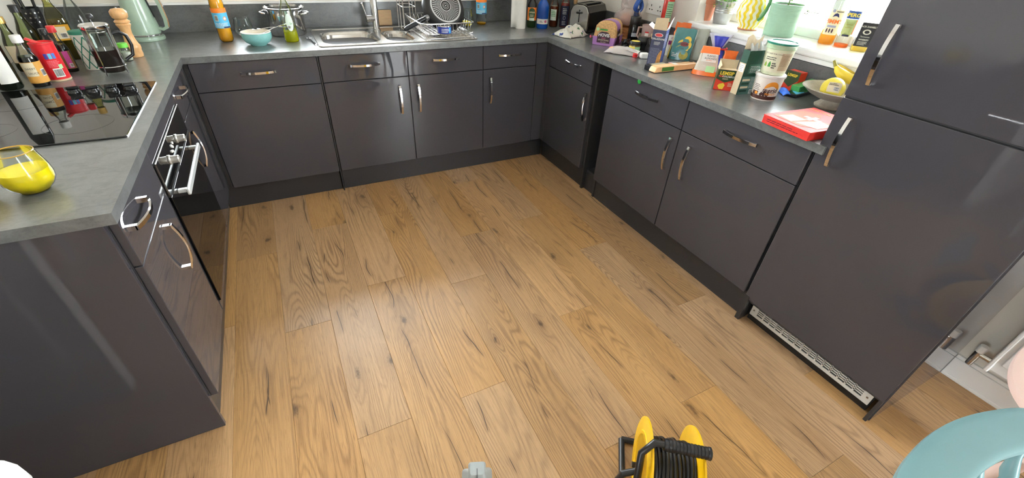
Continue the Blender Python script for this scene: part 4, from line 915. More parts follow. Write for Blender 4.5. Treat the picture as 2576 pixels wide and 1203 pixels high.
for i in range(44):
    a = 2*math.pi*i/44
    for k in range(7):
        r0 = PR*(0.28+0.052*k); d = 0.0016+0.00022*k; c, s_ = math.cos(a), math.sin(a)
        sp_.add([Mp @ Vector((r0*c-d*s_, r0*s_+d*c, 0.0012)), Mp @ Vector((r0*c+d*s_, r0*s_-d*c, 0.0012)), Mp @ Vector(((r0+PR*0.037)*c+d*s_, (r0+PR*0.037)*s_-d*c, 0.0012)), Mp @ Vector(((r0+PR*0.037)*c-d*s_, (r0+PR*0.037)*s_+d*c, 0.0012))], [(0, 1, 2, 3)])
part('spoke_dots', sp_, PST, pn, world=True, kind='stuff')
ha = math.radians(202); hd = Vector((math.cos(ha), math.sin(ha), 0)); hz_ = -0.035
q0 = Mp @ (hd*PR*0.97+Vector((0, 0, hz_))); q1 = Mp @ (hd*PR*1.16+Vector((0, 0, hz_+0.012))); q2 = Mp @ (hd*PR*2.35+Vector((0, 0, hz_+0.03)))
part('bracket', MB().tube([q0, q1], [0.018, 0.0155], 14), PST, pn, True, world=True)
hn = part('handle', MB().tube([q1, q1.lerp(q2, 0.15), q1.lerp(q2, 0.5), q1.lerp(q2, 0.9), q2], [0.0125, 0.015, 0.0155, 0.0145, 0.009], 14), BLACKP, pn, True, world=True)
# blue tin in the rack
p = at(1119, 84, z=z_+0.003); tn = thing('food_tin', 'small blue tin sitting in the dish rack', 'tin', p, face_cam(p))
part('can', MB().lathe([(0.041, 0), (0.042, 0.002), (0.042, 0.046), (0.041, 0.048), (0.038, 0.046), (0, 0.046)], 32), STEELB, tn, True)
f = cyl_fn(0.042, 0.024); patch(f, -0.11, 0.11, -0.019, 0.019, mat('tin_blue', (24, 50, 150), 0.35), tn, nu=32); smallprint(f, -0.02, 0.035, -0.014, 0.012, 3, INKW, tn, 4, 0.0011); patch(f, 0.03, 0.042, -0.016, 0.016, mat('label_sky'), tn, 'label_panel', 0.001)
# kitchen roll
p = on(1309, 70); r = rad(p, 27); kr = thing('kitchen_roll', 'white kitchen roll standing by the spirit bottles', 'kitchen roll', p, face_cam(p))
part('roll', MB().lathe([(r, 0), (r, 0.235), (r*0.35, 0.235), (r*0.35, 0.2)], 36), PAPER, kr, True)
part('loose_sheet', MB().grid(lambda a, c: (-r*0.6-a*0.05, -r*0.75+0.02*math.sin(a*2.6), 0.004+0.228*c), 8, 4), PAPER, kr, True, solid=0.0008)
# spirits in the corner
NAVY = mat('navy_label', (34, 34, 62), 0.45)
p = on(1336, 68); r = rad(p, 24)
o_ = vessel('gin_bottle', 'clear bottle with oval green and orange label by the kitchen roll', 'bottle', p, bprof(r, 0.25, 0.013, 0.6, 0.78), CLEAR, capp(0.016, 0.21, 0.25), mat('green_cap', (70, 90, 50), 0.4), 0.045, liquid('green_gin', (90, 150, 70)))
f = cyl_fn(r, 0.085); patch(f, -r*1.3, r*1.3, -0.035, 0.05, mat('label_tangerine'), o_, nu=16); shape_patch(f, oval(0, 0.012, 0.026, 0.036), mat('opihr_green', (46, 84, 50), 0.45), o_, 'printed_label', 0.001); lettering('OPIHR', 0.015, f, CREAM, o_, 0, 0.018, 0.0014, 0.02); smallprint(f, -0.014, 0.014, -0.012, 0.006, 2, CREAM, o_, 3, 0.0014); patch(f, -0.02, 0.02, -0.036, -0.018, mat('pale_label'), o_, 'label_panel', 0.0014)
p = on(1363, 70); r = rad(p, 31)
o_ = vessel('gin_bottle', 'round cobalt blue glass bottle with white label', 'bottle', p, [(r*0.9, 0), (r, 0.008), (r, 0.145), (r*0.96, 0.155), (r*0.75, 0.172), (0.018, 0.19), (0.0165, 0.24)], mat('cobalt_glass', (24, 84, 176), 0.06, var=0.12, scale=12, trans=0.25), capp(0.018, 0.215, 0.245), BLACKP)
f = cyl_fn(r, 0.05); patch(f, -r*1.2, r*1.2, -0.018, 0.016, PAPER, o_, nu=16); shape_patch(f, oval(r*0.55, 0, 0.009, 0.009), mat('pink_seal', (214, 100, 140), 0.5), o_, h=0.001); smallprint(f, -0.02, 0.004, -0.008, 0.006, 2, INKK, o_, 2, 0.001)
p = on(1391, 66); r = rad(p, 24)
o_ = vessel('whisky_bottle', 'amber whisky bottle with white label in the corner', 'bottle', p, [(r*0.92, 0), (r, 0.008), (r, 0.125), (r*0.9, 0.15), (0.018, 0.18), (0.0155, 0.24)], CLEAR, capp(0.017, 0.215, 0.25), BLACKP, 0.14, mat('whisky', (110, 44, 20), 0.1, var=0.1))
f = cyl_fn(r, 0.08); patch(f, -0.028, 0.018, -0.034, 0.04, mat('pale_label'), o_, nu=12); smallprint(f, -0.022, 0.012, -0.01, 0.034, 4, mat('soap_green'), o_, 6, 0.001)
p = on(1417, 67); r = rad(p, 25)
o_ = vessel('gin_bottle', 'rose coloured bottle with tall navy label', 'bottle', p, [(r*0.94, 0), (r, 0.008), (r, 0.15), (r*0.85, 0.17), (0.018, 0.19), (0.0155, 0.25)], CLEAR, capp(0.017, 0.225, 0.26), BLACKP, 0.165, mat('rose_gin', (150, 60, 50), 0.12, var=0.1))
f = cyl_fn(r, 0.078); patch(f, -r*0.95, r*0.95, -0.07, 0.068, NAVY, o_, nu=14); smallprint(f, -0.016, 0.016, 0.012, 0.055, 4, INKW, o_, 7, 0.001, fill=0.25); shape_patch(f, oval(0, -0.012, 0.010, 0.012), mat('silver_print', (150, 150, 170), 0.4), o_, h=0.001); shape_patch(f, oval(0, -0.012, 0.0075, 0.0095), NAVY, o_, h=0.0014); smallprint(f, -0.016, 0.016, -0.06, -0.032, 3, INKW, o_, 9, 0.001, fill=0.25)
p = on(1441, 65); r = rad(p, 22)
o_ = vessel('infused_oil_bottle', 'short clear bottle of olive liquid with cork stopper', 'bottle', p, [(r*0.94, 0), (r, 0.008), (r, 0.115), (r*0.85, 0.13), (0.014, 0.145), (0.013, 0.165)], CLEAR, [(0.0115, 0.15), (0.0145, 0.166), (0.0145, 0.185), (0, 0.186)], mat('cork', (196, 156, 110), 0.8, var=0.15), 0.108, liquid('infused_oil', (126, 110, 40)))
# ================================================================ clutter on the right-hand worktop
def frame3(A, B, C):
    ex = Vector((B.x-A.x, B.y-A.y, 0)); w = ex.length; ex.normalize(); ey = Vector((-ex.y, ex.x, 0))
    d = abs(Vector((C.x-B.x, C.y-B.y, 0)).dot(ey)); c = (A+B)/2+ey*(d/2); return c, math.atan2(ex.y, ex.x), w, d
def box_faces(w, d, h):
    return {'F': plane_fn((0, -d/2, h/2), (1, 0, 0), (0, 0, 1)), 'R': plane_fn((w/2, 0, h/2), (0, 1, 0), (0, 0, 1)), 'T': plane_fn((0, 0, h), (1, 0, 0), (0, 1, 0)), 'L': plane_fn((-w/2, 0, h/2), (0, -1, 0), (0, 0, 1))}
def crinkle(fn, amp, seed, fq=9.0):
    from mathutils import noise
    def g(a, c):
        p = Vector(fn(a, c)); n = noise.noise_vector(p*fq*6+Vector((seed*3.1, seed*1.7, seed)))
        return p+n*amp
    return g
def pouch(name, label, cat, p, rz, w, d, h, m, seed=1, top=0.15, lean=0.0, amp=0.004, taper=0.85, wname='bag'):
    """standing bag: full at the bottom, pinched flat at the top"""
    t = thing(name, label, cat, p, rz); n = 24
    def ringf(a, c):
        an = 2*math.pi*a; k = min(1, c*1.02); ww = w/2*(taper+(1-taper)*(1-k)); th = d/2*(1-k)**0.6*(1-top)+d/2*top*(1-k) + 0.002
        ee = 0.6; cx, sx = math.cos(an), math.sin(an)
        x = ww*math.copysign(abs(cx)**ee, cx); y = th*math.copysign(abs(sx)**ee, sx)+lean*k*k*h
        return (x, y, h*k)
    b = MB(); g = crinkle(ringf, amp, seed)
    L = [[Vector(g(i/n, c/12)) for i in range(n)] for c in range(13)]
    for q in L[0]: q.z = 0
    for l in L[1:]:
        for q in l: q.z = max(q.z, 0.001)
    b.loft(L, None, True, True); part(wname, b, m, t, True); return t
def by_top(u, v, x):
    q = at(u, v, x=x); return Vector((q.x, q.y, T+0.0006)), q.z-T
# crumpled cloth
p = on(1434, 88); from mathutils import noise as MN
def cl(a, c):
    x = (a-0.5)*0.23; y = (c-0.5)*0.16; e = max(0, 1-((a-0.5)/0.5)**4)*max(0, 1-((c-0.5)/0.5)**4)
    nn = MN.noise(Vector((x*16, y*16, 1.3))); n2 = MN.noise(Vector((x*42, y*42, 4.3)))
    x2 = x+0.03*MN.noise(Vector((x*14, y*14, 7))); y2 = y+0.03*MN.noise(Vector((x*14, y*14, 9)))
    return (x2, y2, 0.003+max(0, e*(0.050+0.045*nn+0.010*n2)))
CLOTH = mat('printed_cloth', (226, 224, 214), 0.9, var=0.03, scale=20)
def cloth_mat():
    m = bpy.data.materials.new('floral_tea_towel'); m.use_nodes = True; t = NT(m); b = t.n['Principled BSDF']; b.inputs['Roughness'].default_value = 0.9
    tc = t.node('ShaderNodeTexCoord'); f = t.ramp(t.noise(tc.outputs['Object'], 24, 2, 0.5), 0.60, 0.66); g = t.ramp(t.noise(tc.outputs['Object'], 31, 2, 0.5, dist=0.5), 0.66, 0.70)
    c = t.mix(f, lin((230, 228, 218)), lin((60, 78, 140))); c = t.mix(g, c, lin((70, 120, 80))); t.l.new(c, b.inputs['Base Color']); return m
solo('tea_towel', MB().grid(cl, 40, 30), cloth_mat(), 'crumpled white tea towel with blue and green print', 'towel', loc=p, rz=0.35, smooth=True, solid=0.002)
# toaster
A, B, C = on(1448, 78), on(1482, 82), on(1560, 72)
tz = T+0.0006; tA = Vector((2.36, 0.10, tz))
ts = thing('toaster', 'steel and black toaster partly hidden by the bread bag', 'toaster', (2.545, 0.14, tz), math.radians(-63)); tw, td, thh = 0.155, 0.27, 0.185
part('shell', MB().loft([[Vector((x, yy, z)) for x, z in ((-tw/2, 0.014), (tw/2, 0.014), (tw/2, thh-0.05), (tw/2-0.018, thh-0.012), (tw/2-0.05, thh), (-tw/2+0.05, thh), (-tw/2+0.018, thh-0.012), (-tw/2, thh-0.05))] for yy in (-td/2, td/2)], None, True, True), mat('toaster_dark', (40, 34, 32), 0.25, 0.3, var=0.05), ts, bevel=0.004)
part('end_plate', MB().loft([[Vector((x, yy, z)) for x, z in ((-tw/2+0.006, 0.018), (tw/2-0.006, 0.018), (tw/2-0.006, thh-0.05), (tw/2-0.024, thh-0.016), (tw/2-0.05, thh-0.006), (-tw/2+0.05, thh-0.006), (-tw/2+0.024, thh-0.016), (-tw/2+0.006, thh-0.05))] for yy in (-td/2-0.006, -td/2+0.001)], None, True, True), STEEL, ts, bevel=0.003)
part('lever_slot', MB().box(-0.004, 0.004, -td/2-0.0068, -td/2-0.006, 0.07, 0.15), INKK, ts); part('lever', MB().box(-0.018, 0.018, -td/2-0.024, -td/2-0.007, 0.125, 0.138), BLACKP, ts, bevel=0.004)
part('dial', MB().lathe([(0.019, 0), (0.019, 0.012), (0.016, 0.015), (0, 0.015)], 24, Matrix.Translation((0.0, -td/2-0.006, 0.04)) @ Matrix.Rotation(math.pi/2, 4, 'X')), BLACKP, ts, True)
for x in (-0.03, 0.03): part('bread_slot', MB().box(x-0.012, x+0.012, -td/2+0.03, td/2-0.03, thh-0.001, thh+0.0012), INKK, ts)
part('feet', MB().box(-tw/2+0.01, tw/2-0.01, -td/2+0.01, td/2-0.01, 0, 0.0135), BLACKP, ts)
# wicker bread basket with clear bag in it
WICK = mat('wicker', (176, 116, 64), 0.6, var=0.25, scale=60, stretch=(1, 1, 6))
bp_ = Vector((2.635, -0.195, tz)); bk = thing('wicker_basket', 'brown wicker bread basket behind the sliced loaf', 'basket', bp_, 0.2)
for k in range(9): part('weave_row', MB().tube([(0.085*(1+0.02*math.cos(12*q+math.pi*(k % 2)))*math.cos(q)*1.15, 0.085*(1+0.02*math.cos(12*q+math.pi*(k % 2)))*math.sin(q)*1.0, 0.006+k*0.0092) for q in [2*math.pi*i/48 for i in range(48)]], 0.0052, 6, closed=True), WICK, bk, True)
part('basket_floor', MB().lathe([(0.07, 0.001), (0.084, 0.004), (0.084, 0.006)], 24), WICK, bk, True)
t = thing('bread_bag', 'clear bag of rolls standing in the wicker basket', 'bag', (bp_.x, bp_.y, tz+0.095), 0.5)
def bagf(a, c):
    rr = [0.084, 0.095, 0.098, 0.09, 0.07, 0.055, 0.07, 0.095][min(7, int(c*7.001))]; an = 2*math.pi*a
    return (rr*math.cos(an)*(1.2 if c > 0.9 else 1.0), rr*math.sin(an)*(0.5 if c > 0.9 else 0.95), [0.0, 0.02, 0.045, 0.07, 0.09, 0.105, 0.12, 0.155][min(7, int(c*7.001))])
gg = crinkle(bagf, 0.014, 4, 5.0); b = MB(); b.loft([[Vector(gg(i/28, c/7)) for i in range(28)] for c in range(8)]); part('film', b, film('clear_film', (226, 206, 202), 0.62), t, True, sub=1)
for bx_, by_ in ((0.03, 0.02), (-0.035, -0.02)): part('bread_roll', MB().lathe([(0, 0.0), (0.035, 0.004), (0.045, 0.03), (0.035, 0.055), (0, 0.066)], 20, Matrix.Translation((bx_, by_, 0.0))), mat('bread_crust', (150, 86, 50), 0.7, var=0.15), t, True)
# sliced loaf
A, B, C = on(1497, 116), on(1538, 121), on(1571, 101)
c_, rz_, w_, d_ = frame3(A, B, C); h = rise(B, 1530, 68)
w_, d_, h = 0.135, 0.185, 0.142
lf_ = thing('bread_loaf', 'sliced seeded loaf in purple printed bag', 'bread', c_+Vector((-0.012, -0.008, 0)), rz_-0.12)
def arch(y, k=1.0): return [Vector((x*k, y, z)) for x, z in [(-w_/2, 0.004), (w_/2, 0.004), (w_/2+0.004, h*0.35), (w_/2, h*0.6), (w_/2*0.92, h*0.8), (w_/2*0.66, h*0.94), (w_/2*0.25, h), (-w_/2*0.25, h), (-w_/2*0.66, h*0.94), (-w_/2*0.92, h*0.8), (-w_/2, h*0.6), (-w_/2-0.004, h*0.35)]]
LOAF = mat('seeded_loaf', (206, 164, 110), 0.7, var=0.25, scale=110)
part('loaf', MB().loft([arch(-d_/2+0.004, 0.97), arch(-d_/2+0.012), arch(d_/2-0.012), arch(d_/2-0.002, 0.96)], None, True, True), LOAF, lf_, True)
PURP = mat('purple_film', (172, 120, 186), 0.3, var=0.06); PLUM = mat('plum_print', (62, 22, 46), 0.4)
lo = lambda y, e: [Vector((x, y, z)) for x, z in [(-w_/2-e, 0.001), (w_/2+e, 0.001), (w_/2+0.004+e, h*0.34), (w_/2+0.004+e, h*0.36), (-w_/2-0.004-e, h*0.36), (-w_/2-0.004-e, h*0.34)]]
part('wrapper', MB().loft([lo(-d_/2-0.003, 0.002), lo(d_/2, 0.002)], None, True, True), PURP, lf_)
part('wrapper_top_print', MB().loft([[q*1.012+Vector((0, 0, 0.0)) for q in arch(y)[3:10]] for y in (-d_/2+0.05, d_/2-0.06)]), PURP, lf_, True)
f = plane_fn((0, -d_/2-0.0035, 0), (1, 0, 0), (0, 0, 1))
shape_patch(f, [(-0.043, 0.016), (0.043, 0.016), (0.043, 0.058), (0.036, 0.072), (0.018, 0.082), (-0.018, 0.082), (-0.036, 0.072), (-0.043, 0.058)], PLUM, lf_, 'printed_label', 0.001)
lettering('HOVIS', 0.026, f, INKW, lf_, 0, 0.062, 0.002, 0.03); lettering('SEED', 0.013, f, mat('rose_ink', (206, 90, 120), 0.5), lf_, 0, 0.044, 0.002); lettering('SENSATIONS', 0.0125, f, CREAM, lf_, 0, 0.033, 0.002); lettering('Seven Seeds', 0.007, f, CREAM, lf_, 0, 0.022, 0.002)
shape_patch(f, oval(-0.045, 0.094, 0.010, 0.010), mat('pale_green_print', (170, 220, 160), 0.5), lf_, 'printed_badge', 0.001); patch(f, -0.03, 0.02, 0.09, 0.098, mat('soap_green', (50, 150, 60), 0.5), lf_, 'printed_band')
fr_ = plane_fn((w_/2+0.0065, -0.02, 0), (0, 1, 0), (0, 0, 1)); shape_patch(fr_, oval(0, 0.055, 0.03, 0.045), PLUM, lf_, 'printed_label', 0.001); lettering('HOVIS', 0.018, fr_, INKW, lf_, 0, 0.062, 0.002, 0.03); patch(fr_, -0.05, 0.05, 0.004, 0.03, PLUM, lf_, 'printed_band')
part('bag_tail', MB().grid(crinkle(lambda a, c: (-w_/2-0.035*a, -d_/2+0.03+0.03*(c-0.5), 0.03+0.012*math.sin(a*6)+0.02*a), 0.004, 2), 8, 6), mat('rose_ink', (206, 90, 120)), lf_, True, solid=0.001)
# bag of rolls
p = on(1566, 134)
t = thing('roll_packet', 'clear packet of bread rolls with white label at worktop edge', 'packet', p, math.radians(-52))
part('film', MB().grid(crinkle(lambda a, c: ((a-0.5)*0.21, (c-0.5)*0.105, 0.004+0.036*max(0, (1-abs(2*a-1)**3))*max(0, 1-abs(2*c-1)**2.2)), 0.004, 5), 20, 12), film('milky_film', (232, 226, 224), 0.45), t, True, solid=0.0006)
for i in range(2): part('roll', MB().lathe([(0, 0.004), (0.022, 0.006), (0.03, 0.016), (0.02, 0.028), (0, 0.032)], 18, Matrix.Translation((-0.062+i*0.052, 0, 0))), mat('pale_roll', (220, 172, 116), 0.7, var=0.1), t, True)
f = lambda u, v, hh=0: Vector((u, v, 0.030-abs(u-0.03)*0.17+hh)); patch(f, 0.018, 0.098, -0.040, 0.040, PAPER, t, nu=6); patch(f, 0.03, 0.036, -0.034, 0.034, mat('plum_print'), t, 'label_band', 0.001)
# jars
def jar(label, u, v, ut, vt, wpx, body, liq, capm, lid=0.2, lab=None, name='jar', z=T):
    p = on(u, v, z); r = rad(p, wpx); h = rise(p, ut, vt)
    t = vessel(name, label, 'jar', p, [(r*0.92, 0), (r, 0.005), (r, h*(1-lid)-0.012), (r*0.88, h*(1-lid)), (r*0.88, h*(1-lid)+0.002)], body, [(r*0.93, h*(1-lid)), (r*0.95, h*(1-lid)+0.002), (r*0.95, h-0.003), (r*0.9, h), (r*0.7, h-0.001), (0, h-0.001)], capm, h*0.7 if liq else None, liq)
    return t, r, h, cyl_fn(r, h*0.38)
BRN = mat('brown_spread', (120, 84, 40), 0.4, var=0.1); CRL = mat('cream_lid', (226, 216, 190), 0.4)
jar('squat jar of brown spread with cream lid behind the loaf', 1604, 101, 1599, 82, 28, CLEAR, BRN, CRL, 0.3)
t, r, h, f = jar('pesto jar with black lid and green and yellow label', 1594, 131, 1593, 102, 31, CLEAR, BRN, BLACKP, 0.24)
patch(f, -r*1.2, r*0.1, -h*0.24, h*0.22, mat('label_yellow', (226, 206, 90), 0.5), t); patch(f, r*0.1, r*1.2, -h*0.24, h*0.2, mat('label_sage', (150, 190, 150), 0.5), t, 'label_panel'); shape_patch(f, oval(-r*0.5, -h*0.06, r*0.3, h*0.12), mat('soap_green'), t)
shape_patch(plane_fn((0, 0, h), (1, 0, 0), (0, 1, 0)), oval(0, 0, r*0.75, r*0.75), mat('label_yellow'), t, 'lid_print', 0.0012)
q_, hq = by_top(1601, 41, 2.60); uq, vq = px(q_)
t, r, h, f = jar('tall black jar with small grey label behind the loaf', uq, vq, 1601, 41, 29, mat('black_jar', (20, 20, 22), 0.12), None, BLACKP, 0.28)
patch(f, -r*0.3, r*0.7, -h*0.1, h*0.04, mat('grey_label', (160, 164, 170), 0.5), t)
# dark blue bundled strap standing on the tall black jar
pj_ = Vector((t.location.x, t.location.y, t.location.z+h+0.001)); NB = mat('blue_strap', (32, 76, 150), 0.45, var=0.15); bs = thing('blue_headlamp', 'bundled blue strap headlamp on top of the black jar', 'headlamp', pj_, 0.3)
part('lamp_block', MB().box(-0.018, 0.018, -0.014, 0.014, 0, 0.045), mat('navy_plastic', (26, 34, 62), 0.35), bs, bevel=0.005)
for k in range(3): part('strap_loop', MB().tube([(0.032*math.cos(q)+0.008*k-0.004, 0.012*(k-1)+0.004*math.sin(2*q), 0.062+0.032*math.sin(q)) for q in [2*math.pi*i/24 for i in range(24)]], 0.0085, 8, closed=True), NB, bs, True)
part('lens', MB().lathe([(0.013, 0), (0.013, 0.006), (0, 0.007)], 16, Matrix.Translation((0, -0.014, 0.025)) @ Matrix.Rotation(math.pi/2, 4, 'X')), STEEL, bs, True)
# translucent measuring jug
p, hq = by_top(1638, 46, 2.64); r = 0.045; jgm = film('frosted_plastic', (216, 190, 184), 0.35, 0.3); mj = thing('measuring_jug', 'cloudy pinkish plastic measuring jug near the sockets', 'jug', p, face_cam(p)+0.3)
part('body', MB().open(True, False).lathe([(r*0.75, 0), (r*0.8, 0.004), (r, 0.12), (r*1.05, 0.124)], 28), jgm, mj, True)
part('spout', MB().loft([[Vector((r*0.8, -0.03, 0.10)), Vector((r*0.8, 0.03, 0.10)), Vector((r*1.0, 0.03, 0.123)), Vector((r*1.0, -0.03, 0.123))], [Vector((r*1.25, -0.005, 0.118)), Vector((r*1.25, 0.005, 0.118)), Vector((r*1.4, 0.006, 0.128)), Vector((r*1.4, -0.006, 0.128))]], None, True, True), jgm, mj, True)
part('handle', MB().tube([(-r*0.9, 0, 0.11), (-r*1.5, 0, 0.11), (-r*1.6, 0, 0.06), (-r*0.85, 0, 0.03)], 0.006, 8), jgm, mj, True)
patch(cyl_fn(lambda z: r*(0.8+0.2*z/0.12), 0.06, -0.5), -0.012, 0.012, -0.04, 0.03, PAPER, mj); patch(cyl_fn(lambda z: r*(0.8+0.2*z/0.12), 0.06, -0.5), -0.012, 0.012, 0.022, 0.03, REDP, mj, 'label_band', 0.001)
# tall red and green sauce bottle
p = Vector((2.69, by_top(1676, 40, 2.69)[0].y, T+0.0006)); r = 0.032
o_ = vessel('sauce_bottle', 'tall red and orange bottle with green label beside the window', 'bottle', p, [(r*0.92, 0), (r, 0.006), (r, 0.28), (r*0.8, 0.31), (0.013, 0.34), (0.013, 0.36)], mat('chilli_red', (176, 40, 24), 0.25, var=0.08), capp(0.016, 0.35, 0.375), REDP)
f = cyl_fn(r, 0.17); patch(f, -r*1.3, r*1.3, -0.06, -0.02, mat('orange_label', (226, 96, 30), 0.45), o_, nu=16); patch(f, -r*0.2, r*1.2, -0.012, 0.10, mat('label_sage'), o_, 'label_panel', 0.001); smallprint(f, -r*0.1, r*1.1, -0.005, 0.09, 8, INKK, o_, 11, 0.0013, fill=0.3); lettering('CHILLI', 0.016, f, PLUM, o_, 0, -0.04, 0.0012, 0.03)
# black pot with spatula
p, hq = by_top(1622, 84, 2.53); bpt = thing('black_pot', 'small black lidded pot behind the pasta box', 'pot', p, 0.2); r = 0.042
part('body', MB().lathe([(r*0.85, 0), (r*0.9, 0.004), (r*0.95, 0.04), (r, 0.045)], 28), mat('black_jar'), bpt, True); part('lid', MB().lathe([(r*1.04, 0.0455), (r*1.04, 0.052), (r*0.8, 0.060), (r*0.72, 0.075), (0, 0.078)], 28), BLACKP, bpt, True)
# sealed packets in the middle of the pile
t = pouch('coffee_pouch', 'black crumpled foil pouch beside the pesto jar', 'pouch', on(1574, 118), 0.3, 0.075, 0.05, 0.05, mat('black_foil', (24, 24, 26), 0.2, var=0.2, bump=0.2), 7, 0.2, 0, 0.008)
t = pouch('pepper_pouch', 'dark pouch with cream folded top behind the pasta box', 'pouch', on(1632, 128), 0.4, 0.06, 0.05, 0.085, mat('charcoal_foil', (34, 30, 32), 0.35, var=0.2), 9, 0.2, 0, 0.006)
patch(plane_fn((0, -0.01, 0.085), (1, 0, 0), (0, 0.2, 1)), -0.036, 0.036, -0.006, 0.02, CREAM, t, 'folded_top')
p = on(1619, 146); solo('plug_adapter', MB().box(-0.025, 0.025, -0.02, 0.02, 0, 0.03), PAPER, 'white plug adapter in front of the pasta box', 'adapter', loc=p, rz=-0.4, bevel=0.008)
p = on(1597, 143); solo('red_bottle_top', MB().lathe([(0.014, 0), (0.014, 0.018), (0.011, 0.021), (0, 0.021)], 18), REDP, 'small red screw top beside the plug adapter', 'bottle top', loc=p, smooth=True)
# pasta box
A, B, C = on(1623, 163), on(1654.5, 168), on(1681, 158); c_, rz_, w_, d_ = frame3(A, B, C); h = rise(B, 1675, 79); d_ = max(0.05, min(d_, 0.09))
PB1 = mat('pasta_navy', (30, 34, 74), 0.4, var=0.04); PB2 = mat('pasta_blue', (58, 74, 140), 0.4, var=0.04)
t = thing('pasta_box', 'navy pasta carton with torn open top', 'carton', c_, rz_)
fc = box_faces(w_, d_, h); b = MB().open(); b.box(-w_/2, w_/2, -d_/2, d_/2, 0, h)
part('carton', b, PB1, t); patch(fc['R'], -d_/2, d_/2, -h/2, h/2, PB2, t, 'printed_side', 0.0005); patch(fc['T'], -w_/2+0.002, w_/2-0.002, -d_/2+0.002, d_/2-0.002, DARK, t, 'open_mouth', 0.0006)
part('flap', MB().loft([[Vector((-w_/2, -d_/2, h)), Vector((w_/2, -d_/2, h)), Vector((w_/2, -d_/2+0.001, h)), Vector((-w_/2, -d_/2+0.001, h))], [Vector((-w_/2*0.96, -d_/2+0.012, h+0.055)), Vector((w_/2*0.96, -d_/2+0.012, h+0.06)), Vector((w_/2*0.96, -d_/2+0.013, h+0.06)), Vector((-w_/2*0.96, -d_/2+0.013, h+0.055))]], None, True, True), CARD, t)
part('flap', MB().loft([[Vector((w_/2, -d_/2, h)), Vector((w_/2, d_/2, h)), Vector((w_/2-0.001, d_/2, h)), Vector((w_/2-0.001, -d_/2, h))], [Vector((w_/2+0.012, -d_/2*0.5, h+0.045)), Vector((w_/2+0.012, d_/2, h+0.06)), Vector((w_/2+0.011, d_/2, h+0.06)), Vector((w_/2+0.011, -d_/2*0.5, h+0.045))]], None, True, True), PAPER, t)
part('flap', MB().loft([[Vector((-w_/2, -d_/2, h)), Vector((-w_/2, d_/2, h)), Vector((-w_/2+0.001, d_/2, h)), Vector((-w_/2+0.001, -d_/2, h))], [Vector((-w_/2-0.03, -d_/2, h+0.02)), Vector((-w_/2-0.03, d_/2*0.6, h+0.025)), Vector((-w_/2-0.029, d_/2*0.6, h+0.025)), Vector((-w_/2-0.029, -d_/2, h+0.02))]], None, True, True), PAPER, t)
F_ = fc['F']; shape_patch(F_, oval(0, h*0.36, w_*0.32, h*0.055), INKW, t); shape_patch(F_, oval(0, h*0.36, w_*0.28, h*0.045), REDP, t, h=0.0012); lettering('COLLEZIONE', w_*0.17, F_, INKW, t, 0, h*0.25, 0.001, 0.02); smallprint(F_, -w_*0.25, w_*0.25, h*0.08, h*0.18, 3, INKW, t, 4, fill=0.35); smallprint(F_, -w_*0.42, w_*0.42, -h*0.46, h*0.0, 14, mat('grey_print', (130, 134, 160), 0.5), t, 5, fill=0.4)
shape_patch(F_, [(w_*0.18, -h*0.46), (w_*0.5, -h*0.46), (w_*0.5, -h*0.05), (w_*0.36, -h*0.07), (w_*0.22, -h*0.2)], mat('food_photo', (214, 136, 60), 0.5, var=0.4, scale=60), t, 'printed_picture', 0.0013); smallprint(fc['R'], -d_*0.4, d_*0.35, h*0.0, h*0.4, 8, INKW, t, 8, fill=0.4)
# pouch of crisps: yellow-green side, teal front
p = on(1708, 148); rz_ = face_cam(p)-0.15
t = pouch('snack_pouch', 'teal and yellow snack pouch standing beside the pasta box', 'pouch', p, rz_, 0.12, 0.065, 0.165, mat('teal_foil', (66, 120, 120), 0.25, var=0.12, bump=0.1), 12, 0.25, 0.15, 0.004, 0.95)
YL = mat('snack_yellow', (226, 190, 60), 0.35); f = plane_fn((0, -0.0345, 0.0), (1, 0, 0), (0, 0.28, 1))
shape_patch(f, oval(0.012, 0.085, 0.040, 0.030), YL, t, h=0.003); shape_patch(f, oval(0.024, 0.112, 0.02, 0.02), YL, t, h=0.003); shape_patch(f, oval(0.012, 0.088, 0.024, 0.012), mat('deep_red', (120, 30, 30), 0.4), t, h=0.0045); patch(f, -0.03, 0.04, 0.055, 0.07, YL, t, 'printed_band', 0.0032); lettering('LEGUMI', 0.011, f, INKK, t, 0.012, 0.088, 0.006, 0.02); lettering('CHIPS', 0.010, f, INKK, t, 0.004, 0.0625, 0.005); smallprint(f, -0.045, -0.01, 0.015, 0.04, 3, INKW, t, 3, 0.004); shape_patch(f, oval(0.022, 0.03, 0.026, 0.024), mat('olive_print', (150, 140, 50), 0.5, var=0.3, scale=60), t, h=0.003)
part('side_gusset', MB().loft([[Vector((-0.062, -0.034, 0.002)), Vector((-0.075, 0.0, 0.002)), Vector((-0.062, 0.03, 0.002))], [Vector((-0.056, 0.018, 0.15)), Vector((-0.060, 0.022, 0.15)), Vector((-0.054, 0.03, 0.15))]], None, True, True), mat('mustard_foil', (150, 130, 30), 0.35), t)
pouch('clear_bag', 'clear crinkled food bag behind the snack pouch', 'bag', by_top(1770, 74, 2.69)[0], face_cam(p)-0.2, 0.08, 0.05, by_top(1770, 74, 2.69)[1], film('grey_film', (190, 192, 176), 0.4), 15, 0.2, 0.1, 0.006)
t = pouch('oat_bag', 'white and purple printed bag between pasta box and snack pouch', 'bag', by_top(1699, 89, 2.61)[0], face_cam(p), 0.075, 0.05, by_top(1699, 89, 2.61)[1], mat('white_foil', (214, 214, 214), 0.35, bump=0.1), 17, 0.3, 0, 0.003, 0.95)
